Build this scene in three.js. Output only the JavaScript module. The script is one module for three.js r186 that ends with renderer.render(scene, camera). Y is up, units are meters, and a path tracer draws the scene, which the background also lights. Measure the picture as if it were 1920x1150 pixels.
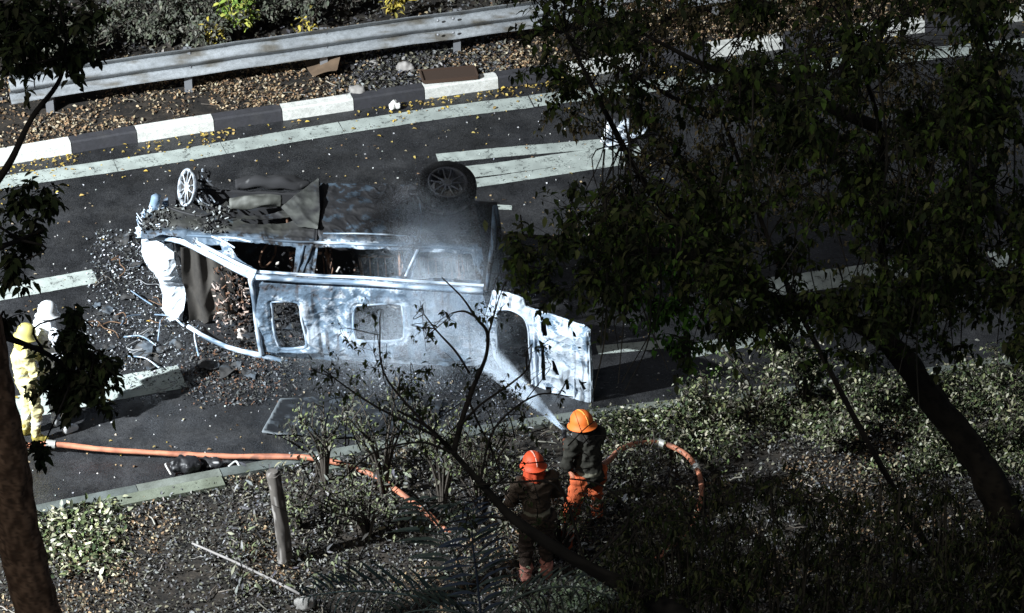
import * as THREE from 'three';
import { mergeGeometries } from 'three/addons/utils/BufferGeometryUtils.js';
import { ImprovedNoise } from 'three/addons/math/ImprovedNoise.js';

// ---------------------------------------------------------------- camera, sky, light, exposure
const scene = new THREE.Scene();
const W = 1920, H = 1150, PITCH = 33 * Math.PI / 180, DIST = 45, FOCAL = 6525;
const camera = new THREE.PerspectiveCamera(2 * Math.atan(H / 2 / FOCAL) * 180 / Math.PI, W / H, 0.5, 1500);
camera.position.set(0, DIST * Math.sin(PITCH), DIST * Math.cos(PITCH));
camera.lookAt(0, 0, 0);
camera.updateMatrixWorld();
const renderer = new THREE.WebGLRenderer({ antialias: true });
renderer.toneMapping = THREE.LinearToneMapping;
renderer.toneMappingExposure = 1.0;
renderer.shadowMap.enabled = true;
{ // a dim, even night sky over a lit town
  const w = 64, h = 32, d = new Float32Array(w * h * 4);
  for (let j = 0; j < h; j++) for (let i = 0; i < w; i++) {
    const e = Math.abs((j + .5) / h - .5) * 2, k = 1 + .35 * Math.pow(1 - e, 3), o = (j * w + i) * 4;
    d[o] = .044 * k; d[o + 1] = .050 * k; d[o + 2] = .062 * k; d[o + 3] = 1;
  }
  const t = new THREE.DataTexture(d, w, h, THREE.RGBAFormat, THREE.FloatType);
  t.mapping = THREE.EquirectangularReflectionMapping; t.magFilter = THREE.LinearFilter; t.needsUpdate = true;
  scene.background = t; scene.environment = t;
}
const moon = new THREE.DirectionalLight(new THREE.Color().setRGB(1, .94, .84), .34);   // faint night light from behind the camera's left shoulder
moon.position.set(-30, 60, 45); moon.target.position.set(0, 0, 0); moon.castShadow = true;
moon.shadow.radius = 20; Object.assign(moon.shadow.camera, { left: -30, right: 30, top: 30, bottom: -30, near: 1, far: 200 });
scene.add(moon, moon.target);
const LAMP = new THREE.Vector3(-19, 14.5, 12), AIM = new THREE.Vector3(-2.6, 0, -1.6);
const flood = new THREE.SpotLight(new THREE.Color().setRGB(.90, .96, 1), 6200, 0, 28 * Math.PI / 180, .85, 2);   // the floodlight on the mast left of the frame
flood.castShadow = true; flood.shadow.radius = 8; flood.shadow.mapSize.set(2048, 2048);

// ---------------------------------------------------------------- helpers
let seed = 7;
const rnd = () => { seed = (seed + 0x6D2B79F5) | 0; let t = Math.imul(seed ^ (seed >>> 15), 1 | seed); t = (t + Math.imul(t ^ (t >>> 7), 61 | t)) ^ t; return ((t ^ (t >>> 14)) >>> 0) / 4294967296; };
const rr = (a, b) => a + (b - a) * rnd();
const gauss = () => (rnd() + rnd() + rnd() + rnd() - 2);
const pick = (a) => a[Math.floor(rnd() * a.length)];
const IN = new ImprovedNoise();
const nz = (x, y, z = 0) => IN.noise(x + 31.7, y + 17.3, z + 5.1);
const fbm = (x, y, z = 0, o = 4) => { let s = 0, a = .5; for (let i = 0; i < o; i++) { s += a * nz(x, y, z); x *= 2.03; y *= 2.03; z *= 2.03; a *= .5; } return s; };
const cl = (x, a = 0, b = 1) => Math.min(b, Math.max(a, x));
const ss = (a, b, x) => { const t = cl((x - a) / (b - a)); return t * t * (3 - 2 * t); };
const mixc = (a, b, t) => [a[0] + (b[0] - a[0]) * t, a[1] + (b[1] - a[1]) * t, a[2] + (b[2] - a[2]) * t];
const V = (x, y, z) => new THREE.Vector3(x, y, z);
// the point of the place seen at a spot of the photograph: on a level plane, or on an upright plane across the view
const sightline = (px, py) => V(px - W / 2, H / 2 - py, -FOCAL).applyQuaternion(camera.quaternion).normalize();
const G = (px, py, y = 0) => { const d = sightline(px, py); return camera.position.clone().addScaledVector(d, (y - camera.position.y) / d.y); };
const P = (px, py, z) => { const d = sightline(px, py); return camera.position.clone().addScaledVector(d, (z - camera.position.z) / d.z); };

const used = {};
const numbered = (n) => { const k = used[n] = (used[n] ?? -1) + 1; return k ? `${n}_${String(k).padStart(3, '0')}` : n; };
function shade(o) { o.castShadow = o.receiveShadow = true; return o; }
function tag(o, label, category, group, kind) { o.userData.label = label; o.userData.category = category; if (group) o.userData.group = group; if (kind) o.userData.kind = kind; return o; }
function mesh(name, geo, mat, parent) { const m = shade(new THREE.Mesh(geo, mat)); m.name = parent ? name : numbered(name); (parent ?? scene).add(m); return m; }
function thing(name, label, category, pos = [0, 0, 0], turn = 0, group) { const g = new THREE.Group(); g.name = numbered(name); g.position.set(...pos); g.rotation.y = turn; scene.add(g); return tag(g, label, category, group); }
function structure(name, geo, mat, label, category) { const m = mesh(name, geo, mat); tag(m, label, category); m.userData.kind = 'structure'; return m; }

function fromArrays(pos, idx, col, uv) {
  const g = new THREE.BufferGeometry();
  g.setAttribute('position', new THREE.Float32BufferAttribute(pos, 3));
  if (col) g.setAttribute('color', new THREE.Float32BufferAttribute(col, 3));
  if (uv) g.setAttribute('uv', new THREE.Float32BufferAttribute(uv, 2));
  g.setIndex(idx); g.computeVertexNormals(); return g;
}
const plain = (g) => { const o = new THREE.BufferGeometry(), s = g.index ? g.toNonIndexed() : g; for (const k of ['position', 'normal']) o.setAttribute(k, s.attributes[k]); return o; };
const join = (list) => mergeGeometries(list.map(plain));
function paint(g, fn) { const p = g.attributes.position, c = new Float32Array(p.count * 3); for (let i = 0; i < p.count; i++) c.set(fn(p.getX(i), p.getY(i), p.getZ(i)), i * 3); g.setAttribute('color', new THREE.BufferAttribute(c, 3)); return g; }
function boxAt(w, h, d, x, y, z, rx = 0, ry = 0, rz = 0) { return new THREE.BoxGeometry(w, h, d).applyMatrix4(new THREE.Matrix4().compose(V(x, y, z), new THREE.Quaternion().setFromEuler(new THREE.Euler(rx, ry, rz)), V(1, 1, 1))); }
// tapered tube through points, radii per point, with a little wobble
function tube(pts, radii, sides = 8, step = 6, wob = 0, capped = true) {
  const c = new THREE.CatmullRomCurve3(pts, false, 'centripetal'), n = Math.max(2, (pts.length - 1) * step), pos = [], idx = [];
  const R = (t) => { if (typeof radii === 'number') return radii; const f = t * (radii.length - 1), i = Math.min(radii.length - 2, Math.floor(f)); return radii[i] + (radii[i + 1] - radii[i]) * (f - i); };
  let nrm = null, prev = null;
  for (let i = 0; i <= n; i++) {
    const t = i / n, p = c.getPoint(t), T = c.getTangent(t);
    if (!nrm) { nrm = (Math.abs(T.y) < .9 ? V(0, 1, 0) : V(1, 0, 0)).cross(T).normalize(); } else { nrm.applyQuaternion(new THREE.Quaternion().setFromUnitVectors(prev, T)); }
    prev = T.clone();
    const b = T.clone().cross(nrm);
    for (let k = 0; k < sides; k++) {
      const a = k / sides * Math.PI * 2; let r = R(t);
      if (wob) r *= 1 + wob * nz(p.x * 4 + Math.cos(a) * 2, p.y * 4, p.z * 4 + Math.sin(a) * 2);
      pos.push(p.x + (nrm.x * Math.cos(a) + b.x * Math.sin(a)) * r, p.y + (nrm.y * Math.cos(a) + b.y * Math.sin(a)) * r, p.z + (nrm.z * Math.cos(a) + b.z * Math.sin(a)) * r);
    }
  }
  for (let i = 0; i < n; i++) for (let k = 0; k < sides; k++) { const a = i * sides + k, b = i * sides + (k + 1) % sides; idx.push(a, b, a + sides, b, b + sides, a + sides); }
  if (capped) for (const e of [0, n]) { const p = c.getPoint(e / n), m = pos.length / 3; pos.push(p.x, p.y, p.z); for (let k = 0; k < sides; k++) { const a = e * sides + k, b = e * sides + (k + 1) % sides; e ? idx.push(a, b, m) : idx.push(b, a, m); } }
  return fromArrays(pos, idx);
}
// a smooth skin round a field of distances (surface nets)
function skin(f, mn, mx, c) {
  const nx = Math.ceil((mx[0] - mn[0]) / c) + 1, ny = Math.ceil((mx[1] - mn[1]) / c) + 1, nzz = Math.ceil((mx[2] - mn[2]) / c) + 1;
  const v = new Float32Array(nx * ny * nzz), id = new Int32Array(nx * ny * nzz).fill(-1), I = (i, j, k) => (k * ny + j) * nx + i;
  for (let k = 0; k < nzz; k++) for (let j = 0; j < ny; j++) for (let i = 0; i < nx; i++) v[I(i, j, k)] = f(mn[0] + i * c, mn[1] + j * c, mn[2] + k * c);
  const pos = [], idx = [], cor = [[0, 0, 0], [1, 0, 0], [0, 1, 0], [1, 1, 0], [0, 0, 1], [1, 0, 1], [0, 1, 1], [1, 1, 1]], ed = [[0, 1], [2, 3], [4, 5], [6, 7], [0, 2], [1, 3], [4, 6], [5, 7], [0, 4], [1, 5], [2, 6], [3, 7]];
  for (let k = 0; k < nzz - 1; k++) for (let j = 0; j < ny - 1; j++) for (let i = 0; i < nx - 1; i++) {
    const q = cor.map(([a, b, d]) => v[I(i + a, j + b, k + d)]); let s = 0; for (const x of q) if (x < 0) s++;
    if (!s || s === 8) continue;
    let x = 0, y = 0, z = 0, m = 0;
    for (const [a, b] of ed) if ((q[a] < 0) !== (q[b] < 0)) { const t = q[a] / (q[a] - q[b]), A = cor[a], B = cor[b]; x += A[0] + (B[0] - A[0]) * t; y += A[1] + (B[1] - A[1]) * t; z += A[2] + (B[2] - A[2]) * t; m++; }
    id[I(i, j, k)] = pos.length / 3; pos.push(mn[0] + (i + x / m) * c, mn[1] + (j + y / m) * c, mn[2] + (k + z / m) * c);
  }
  const quad = (a, b, d, e, flip) => { if (a < 0 || b < 0 || d < 0 || e < 0) return; flip ? idx.push(a, d, b, a, e, d) : idx.push(a, b, d, a, d, e); };
  for (let k = 1; k < nzz - 1; k++) for (let j = 1; j < ny - 1; j++) for (let i = 1; i < nx - 1; i++) {
    const o = v[I(i, j, k)] < 0;
    if (o !== (v[I(i + 1, j, k)] < 0)) quad(id[I(i, j - 1, k - 1)], id[I(i, j, k - 1)], id[I(i, j, k)], id[I(i, j - 1, k)], !o);
    if (o !== (v[I(i, j + 1, k)] < 0)) quad(id[I(i - 1, j, k - 1)], id[I(i - 1, j, k)], id[I(i, j, k)], id[I(i, j, k - 1)], !o);
    if (o !== (v[I(i, j, k + 1)] < 0)) quad(id[I(i - 1, j - 1, k)], id[I(i, j - 1, k)], id[I(i, j, k)], id[I(i - 1, j, k)], !o);
  }
  return fromArrays(pos, idx);
}
// distance to the outline of a polygon, negative inside
function inPoly(poly) {
  return (x, y) => {
    let d = 1e9, s = 1;
    for (let i = 0, j = poly.length - 1; i < poly.length; j = i++) {
      const [ax, ay] = poly[i], [bx, by] = poly[j], ex = bx - ax, ey = by - ay, wx = x - ax, wy = y - ay, t = cl((wx * ex + wy * ey) / (ex * ex + ey * ey));
      d = Math.min(d, (wx - ex * t) ** 2 + (wy - ey * t) ** 2);
      if ((ay > y) !== (by > y) && x < ex * (y - ay) / ey + ax) s = -s;
    }
    return s * Math.sqrt(d);
  };
}
const shrunk = (f, r) => (x, y) => f(x, y) - r;   // rounds the corners
const cut = (f, ...holes) => (x, y) => holes.reduce((d, h) => Math.max(d, -h(x, y)), f(x, y));
// a dense metal sheet with openings, laid on any surface: map(a, b) gives the point
function sheet(sdf, [a0, a1, b0, b1], cell, map, thick, col) {
  const nx = Math.ceil((a1 - a0) / cell), ny = Math.ceil((b1 - b0) / cell), keep = new Uint8Array(nx * ny), kept = (i, j) => i >= 0 && j >= 0 && i < nx && j < ny && keep[j * nx + i];
  for (let j = 0; j < ny; j++) for (let i = 0; i < nx; i++) keep[j * nx + i] = sdf(a0 + (i + .5) * cell, b0 + (j + .5) * cell) < 0 ? 1 : 0;
  const id = new Map(), pos = [], idx = [], cc = [], top = [];
  const vert = (i, j) => {
    const key = j * (nx + 1) + i; if (id.has(key)) return id.get(key);
    let a = a0 + i * cell, b = b0 + j * cell;
    const n = kept(i - 1, j - 1) + kept(i, j - 1) + kept(i - 1, j) + kept(i, j);
    if (n < 4) { const d = sdf(a, b), e = cell * .2, ga = (sdf(a + e, b) - sdf(a - e, b)) / 2 / e, gb = (sdf(a, b + e) - sdf(a, b - e)) / 2 / e, l = Math.max(.3, Math.hypot(ga, gb)), m = cl(d, -cell * .8, cell * .8); a -= ga / l * m; b -= gb / l * m; }
    const p = map(a, b), e = .01, q = map(a + e, b).sub(p), r = map(a, b + e).sub(p), nn = q.cross(r).normalize();
    const m = top.length; top.push([p, nn, a, b]); id.set(key, m); return m;
  };
  const faces = [], walls = [];
  for (let j = 0; j < ny; j++) for (let i = 0; i < nx; i++) if (kept(i, j)) {
    const a = vert(i, j), b = vert(i + 1, j), c = vert(i + 1, j + 1), d = vert(i, j + 1); faces.push([a, b, c, d]);
    if (!kept(i, j - 1)) walls.push([a, b]); if (!kept(i + 1, j)) walls.push([b, c]); if (!kept(i, j + 1)) walls.push([c, d]); if (!kept(i - 1, j)) walls.push([d, a]);
  }
  const N = top.length, put = (p, c) => { pos.push(p.x, p.y, p.z); if (col) cc.push(...c); };
  const colour = top.map(([p, n, a, b]) => col ? col(p, a, b) : null), low = top.map(([p, n]) => p.clone().addScaledVector(n, -thick));
  top.forEach(([p], i) => put(p, colour[i])); low.forEach((p, i) => put(p, colour[i]));
  for (const [a, b, c, d] of faces) idx.push(a, b, c, a, c, d, N + a, N + c, N + b, N + a, N + d, N + c);
  for (const [a, b] of walls) { const m = pos.length / 3; put(top[a][0], colour[a]); put(top[b][0], colour[b]); put(low[a], colour[a]); put(low[b], colour[b]); idx.push(m, m + 2, m + 1, m + 1, m + 2, m + 3); }
  return fromArrays(pos, idx, col ? cc : null);
}
// a closed outline (in across, up) drawn along a path on the ground
function sweep(profile, path, closedEnds = true) {
  const pos = [], idx = [], uv = [], m = profile.length; let run = 0, round = [0];
  for (let k = 1; k < m; k++) round.push(round[k - 1] + Math.hypot(profile[k][0] - profile[k - 1][0], profile[k][1] - profile[k - 1][1]));
  const side = (i) => { const a = path[Math.max(0, i - 1)], b = path[Math.min(path.length - 1, i + 1)]; return V(b.x - a.x, 0, b.z - a.z).normalize(); };
  path.forEach((p, i) => { const t = side(i), n = V(-t.z, 0, t.x); if (i) run += p.distanceTo(path[i - 1]); profile.forEach(([s, h], k) => { pos.push(p.x + n.x * s, p.y + h, p.z + n.z * s); uv.push(path[0].x * .37 + run, round[k]); }); });
  for (let i = 0; i < path.length - 1; i++) for (let k = 0; k < m; k++) {   // own corners for each face: crisp edges
    const a = i * m + k, b = i * m + (k + 1) % m; idx.push(a, b, a + m, b, b + m, a + m);
  }
  if (closedEnds) for (const e of [0, path.length - 1]) { const tri = THREE.ShapeUtils.triangulateShape(profile.map(([s, h]) => new THREE.Vector2(s, h)), []); for (const [a, b, c] of tri) e ? idx.push(e * m + a, e * m + b, e * m + c) : idx.push(a, c, b); }
  const g = fromArrays(pos, idx, null, uv).toNonIndexed(); g.computeVertexNormals(); return g;
}
function tex(n, fn, srgb = true) {
  const d = new Uint8Array(n * n * 4);
  for (let j = 0; j < n; j++) for (let i = 0; i < n; i++) { const c = fn(i / n, j / n); for (let k = 0; k < 3; k++) d[(j * n + i) * 4 + k] = 255 * cl(c[k]); d[(j * n + i) * 4 + 3] = 255; }
  const t = new THREE.DataTexture(d, n, n); t.wrapS = t.wrapT = THREE.RepeatWrapping; t.magFilter = THREE.LinearFilter; if (srgb) t.colorSpace = THREE.SRGBColorSpace; t.needsUpdate = true; return t;
}
// noise that repeats without a seam
const hash2 = (i, j, s) => { let h = Math.imul(i, 374761393) + Math.imul(j, 668265263) + Math.imul(s + 11, 2246822519); h = Math.imul(h ^ (h >>> 13), 1274126177); return ((h ^ (h >>> 16)) >>> 0) / 4294967296; };
const loop = (u, v, f, s = 0) => { const n = Math.round(f), x = u * n, y = v * n, i = Math.floor(x), j = Math.floor(y), q = (t) => t * t * (3 - 2 * t), a = q(x - i), b = q(y - j), h = (p, r) => hash2((p + n) % n, (r + n) % n, n * 7 + s); return (h(i, j) * (1 - a) + h(i + 1, j) * a) * (1 - b) + (h(i, j + 1) * (1 - a) + h(i + 1, j + 1) * a) * b - .5; };
const std = (rgb, rough = .9, more = {}) => new THREE.MeshStandardMaterial({ color: Array.isArray(rgb) ? new THREE.Color().setRGB(...rgb) : rgb, roughness: rough, ...more });
const tinted = (rough = .85, more = {}) => new THREE.MeshStandardMaterial({ color: 0xffffff, vertexColors: true, roughness: rough, ...more });
// leaves: one folded blade, many copies
function blade(len, wid, fold = .25, droop = .15) {
  const p = [0, 0, 0, -wid / 2, fold * wid * .6, len * .38, 0, 0, len * .42, wid / 2, fold * wid * .6, len * .38, 0, -droop * len, len, -wid * .36, fold * wid * .4 - droop * len * .4, len * .72, wid * .36, fold * wid * .4 - droop * len * .4, len * .72];
  return fromArrays(p, [0, 2, 1, 0, 3, 2, 1, 2, 5, 2, 4, 5, 2, 3, 6, 2, 6, 4]);
}
const M4 = new THREE.Matrix4(), Q = new THREE.Quaternion(), E = new THREE.Euler(), CC = new THREE.Color();
function copies(name, geo, mat, list, parent) {   // list of [position, euler x y z, scale, [r, g, b]]
  const m = shade(new THREE.InstancedMesh(geo, mat, list.length)); m.name = parent ? name : numbered(name);
  list.forEach(([p, rx, ry, rz, s, c], i) => { M4.compose(p, Q.setFromEuler(E.set(rx, ry, rz, 'YXZ')), Array.isArray(s) ? V(...s) : V(s, s, s)); m.setMatrixAt(i, M4); if (c) m.setColorAt(i, CC.setRGB(...c)); });
  m.userData.kind = 'stuff'; (parent ?? scene).add(m); return m;
}
const vary = (c, k = .25) => { const f = 1 + (rnd() * 2 - 1) * k; return [c[0] * f * (1 + gauss() * .06), c[1] * f, c[2] * f * (1 + gauss() * .08)]; };
// ---------------------------------------------------------------- the ground, the road, kerbs, verges
const asphaltTex = tex(1024, (u, v) => { const g = loop(u, v, 300) * .10 + loop(u, v, 700, 3) * .12, b = loop(u, v, 5, 9) * .07 + loop(u, v, 13, 4) * .06 + loop(u, v, 37, 4) * .03, k = .16 + g + b + (rnd() > .99 ? rr(.04, .2) : 0); return [k * .985, k, k * 1.04]; });
const asphaltRough = tex(512, (u, v) => { const b = loop(u, v, 10, 2) + .5 * loop(u, v, 60, 7); const k = .5 + b * .7; return [k, k, k]; }, false);
const asphaltBump = tex(512, (u, v) => { const k = .5 + loop(u, v, 300) * .5 + (rnd() - .5) * .3; return [k, k, k]; }, false);
const asphalt = new THREE.MeshStandardMaterial({ map: asphaltTex, roughnessMap: asphaltRough, bumpMap: asphaltBump, bumpScale: .006, roughness: 1 });
const soilTex = tex(1024, (u, v) => { const b = loop(u, v, 16) + .8 * loop(u, v, 70, 3) + .7 * loop(u, v, 260, 6), k = .14 + b * .13 + (rnd() - .5) * .1; return [k * 1.05, k * .93, k * .8]; });
const soil = new THREE.MeshStandardMaterial({ map: soilTex, roughness: 1, bumpMap: soilTex, bumpScale: .02 });
const paintTex = tex(1024, (u, v) => { const wear = loop(u, v, 14) * .5 + loop(u, v, 60, 4) * .7 + loop(u, v, 240, 8) * .7, s = (rnd() - .5) * .10; const w = ss(-.38, .02, wear + .22); const k = .26 + w * .42 + s + loop(u, v, 12, 5) * .12; return [k * .95, k * 1.0, k * .97]; });
const paintMat = new THREE.MeshStandardMaterial({ map: paintTex, roughness: .85 });
const worldUv = (g, scale) => { const p = g.attributes.position, u = new Float32Array(p.count * 2); for (let i = 0; i < p.count; i++) { u[2 * i] = p.getX(i) / scale; u[2 * i + 1] = p.getZ(i) / scale; } g.setAttribute('uv', new THREE.BufferAttribute(u, 2)); return g; };

// a line on the ground through spots of the photograph, run on straight past both ends
function line(px, y = 0, run = 32) {
  const pts = px.map(([a, b]) => G(a, b, y)), a = pts[0].clone().sub(pts[1]).normalize(), n = pts.length, b = pts[n - 1].clone().sub(pts[n - 2]).normalize();
  const all = run ? [pts[0].clone().addScaledVector(a, run), ...pts, pts[n - 1].clone().addScaledVector(b, run)] : pts;
  return new THREE.CatmullRomCurve3(all, false, 'centripetal');
}
const atX = (curve, x) => { let lo = 0, hi = 1; for (let i = 0; i < 40; i++) { const m = (lo + hi) / 2; curve.getPoint(m).x < x ? lo = m : hi = m; } return curve.getPoint(lo); };
const KERB = line([[-120, 334], [67, 300], [330, 256], [597, 217], [866, 176], [1130, 138], [1395, 101], [1895, 42]]);        // foot of the kerb
const EDGE = line([[-150, 1000], [64, 955], [459, 877], [720, 833], [1130, 772], [1480, 732], [1900, 674]]);                 // near edge of the road
function strip(A, B, x0, x1, n, m, lift, uvScale) {   // a sheet between two curves, y by lift(x, z, across)
  const pos = [], idx = [];
  for (let i = 0; i <= n; i++) { const x = x0 + (x1 - x0) * i / n, a = A(x), b = B(x); for (let j = 0; j <= m; j++) { const t = j / m, px = a.x + (b.x - a.x) * t, pz = a.z + (b.z - a.z) * t; pos.push(px, lift(px, pz, t), pz); } }
  for (let i = 0; i < n; i++) for (let j = 0; j < m; j++) { const a = i * (m + 1) + j, b = a + m + 1; idx.push(a, a + 1, b, b, a + 1, b + 1); }
  return worldUv(fromArrays(pos, idx), uvScale);
}
const plane = new THREE.PlaneGeometry(900, 900, 1, 1).rotateX(-Math.PI / 2); plane.translate(0, -.35, 0); worldUv(plane, 3);
structure('ground', plane, soil, 'dark bare ground spreading out under the whole place', 'ground');
const road = structure('road', strip((x) => atX(KERB, x).add(V(0, 0, -.05)), (x) => atX(EDGE, x).add(V(0, 0, .05)), -34, 34, 90, 10, () => 0, 2.6), asphalt, 'dark wet asphalt road under the burnt van', 'road');
const bumpy = (x, z) => .05 * fbm(x * .9, z * .9, 2) + .03 * nz(x * 3.1, z * 3.1) + .012 * nz(x * 11, z * 11);
const farY = (x, z, t) => .13 + bumpy(x, z) * ss(0, .04, t) - 1.8 * ss(.12, .45, t);
structure('far_verge', strip((x) => atX(KERB, x).add(V(0, 0, -.16)), (x) => V(x, 0, -42), -34, 34, 220, 130, farY, 1.7), soil, 'brown earth verge beyond the striped kerb', 'verge');
const nearY = (x, z, t) => -.01 + bumpy(x, z) * 1.3 * ss(0, .03, t) - .5 * ss(.3, 1, t);
const NEARZ = 26;
structure('near_verge', strip((x) => atX(EDGE, x).add(V(0, 0, .1)), (x) => V(x, 0, NEARZ), -34, 34, 260, 110, nearY, 1.7), soil, 'dark littered verge along the near edge of the road', 'verge');
const nearGround = (x, z) => { const a = atX(EDGE, x).z + .1; return nearY(x, z, cl((z - a) / (NEARZ - a))); };
const farGround = (x, z) => { const a = atX(KERB, x).z - .16; return farY(x, z, cl((a - z) / (a + 42))); };

// painted lines, each a part of the road
function band(px, w, name, lift = .004, label) {   // px: centre line
  const c = line(px, 0, 0), n = 40, pos = [], idx = [];
  for (let i = 0; i <= n; i++) { const p = c.getPoint(i / n), t = c.getTangent(i / n); for (const s of [-1, 1]) { const e = w / 2 * (1 + .05 * nz(i * .9, s * 7)); pos.push(p.x - t.z * e * s, lift, p.z + t.x * e * s); } }
  for (let i = 0; i < n; i++) { const a = i * 2; idx.push(a, a + 1, a + 2, a + 1, a + 3, a + 2); }
  const m = mesh(name, worldUv(fromArrays(pos, idx), 1.4), paintMat, road); if (label) m.userData.label = label; return m;
}
for (const s of [[[-160, 374], [0, 343], [216, 311]], [[217, 311], [320, 295], [418, 278]], [[419, 278], [522, 260], [640, 240]], [[641, 240], [835, 211], [995, 191]], [[997, 190], [1200, 164], [1420, 137]], [[1422, 136], [1640, 112], [1990, 76]]]) band(s, .34, 'edge_line');
band([[-200, 588], [10, 549], [178, 518]], .34, 'lane_line');
band([[-300, 818], [20, 768], [200, 732], [342, 706]], .52, 'lane_line');
band([[820, 298], [930, 287], [1060, 276], [1130, 270]], .26, 'lane_line');
band([[862, 325], [960, 313], [1120, 290], [1200, 280]], .32, 'lane_line');
band([[884, 345], [960, 334], [1120, 309], [1180, 300]], .22, 'lane_line');
band([[878, 386], [960, 390]], .12, 'lane_line');
band([[1362, 551], [1480, 534], [1640, 512], [1700, 503]], .45, 'lane_line');
band([[1860, 488], [1990, 470]], .42, 'lane_line');
band([[1120, 657], [1245, 646]], .2, 'lane_line');
band([[1290, 660], [1480, 622], [1520, 612]], .3, 'lane_line');

// the striped kerb: every block a stone of its own
const kerbPaint = { white: [.80, .81, .80], black: [.045, .045, .055] };
const grime = tex(512, (u, v) => { const k = .93 + loop(u, v, 20) * .12 + loop(u, v, 90, 3) * .14 + (rnd() - .5) * .12 - (rnd() > .985 ? .3 : 0); return [k, k, k * .98]; });
const kerbMat = tinted(.8, { map: grime });
{
  const kerb = thing('striped_kerb', 'kerb of alternating white and black painted blocks along the far side', 'kerb');
  const cuts = [-405, -273, -142, -10, 135, 258, 402, 530, 664, 797, 935, 1066, 1200, 1332, 1468, 1602, 1735, 1868, 2005, 2140, 2275];
  const prof = [[.0, 0], [-.02, .15], [-.045, .172], [-.19, .172], [-.21, .155], [-.21, -.1], [0, -.1]];
  const kc = (px) => { const y = px < 1900 ? 0 : 0; let a = null; const g0 = G(px, 300 - px * .14); let x = g0.x; for (let i = 0; i < 3; i++) { a = atX(KERB, x); const v = a.clone().project(camera); x += (px / W * 2 - 1 - v.x) * W / 2 / 140; } return a.x; };
  for (let i = 0; i < cuts.length - 1; i++) {
    const a = kc(cuts[i]) + .006, b = kc(cuts[i + 1]) - .006, path = []; for (let k = 0; k <= 8; k++) path.push(atX(KERB, a + (b - a) * k / 8));
    const base = i % 2 ? kerbPaint.white : kerbPaint.black, jig = rr(-.006, .006);
    const fine = sweep(prof.map(([s, h]) => [s + jig, h]), path);
    mesh('kerb_block', paint(fine, (x, y, z) => { const d = fbm(x * 5, y * 9, z * 5) + .3 * nz(x * 40, y * 40, z * 40); return mixc(base, [.2, .19, .17], cl(d * .5 - .08, 0, .5)); }), kerbMat, kerb);
  }
}
{ // low edging stones on the near side
  const edging = thing('concrete_edging', 'low grey concrete edging stones along the near road edge', 'edging');
  const prof = [[-.02, -.1], [-.02, .045], [.0, .06], [.13, .06], [.15, .045], [.15, -.1]];
  let x = -14; const mats = [[.17, .19, .18], [.13, .15, .15], [.21, .23, .21]];
  while (x < 12) {
    const l = rr(.85, 1.25), path = []; for (let k = 0; k <= 6; k++) path.push(atX(EDGE, x + l * k / 6 - .004).add(V(0, rr(-.002, .002) - .004, 0)));
    const base = pick(mats); x += l + .012;
    mesh('edging_stone', paint(sweep(prof, path), (a, b, c) => mixc(base, [.04, .045, .035], cl(.25 + fbm(a * 4, b * 9, c * 4) * .9))), kerbMat, edging);
  }
  const slab = (px, w) => { const c = line(px, 0, 0), path = []; for (let k = 0; k <= 12; k++) path.push(c.getPoint(k / 12)); return sweep([[-w / 2, -.05], [-w / 2, .05], [w / 2, .05], [w / 2, -.05]], path); };
  mesh('edging_stone', paint(slab([[195, 950], [300, 929], [418, 906]], .22), (a, b, c) => mixc([.24, .27, .22], [.08, .09, .06], cl(.4 + fbm(a * 6, b, c * 6)))), kerbMat, edging);
  mesh('edging_stone', paint(slab([[602, 880], [640, 873]], .2), (a, b, c) => mixc([.22, .27, .24], [.08, .09, .07], cl(.35 + fbm(a * 6, b, c * 6)))), kerbMat, edging);
}
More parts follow.
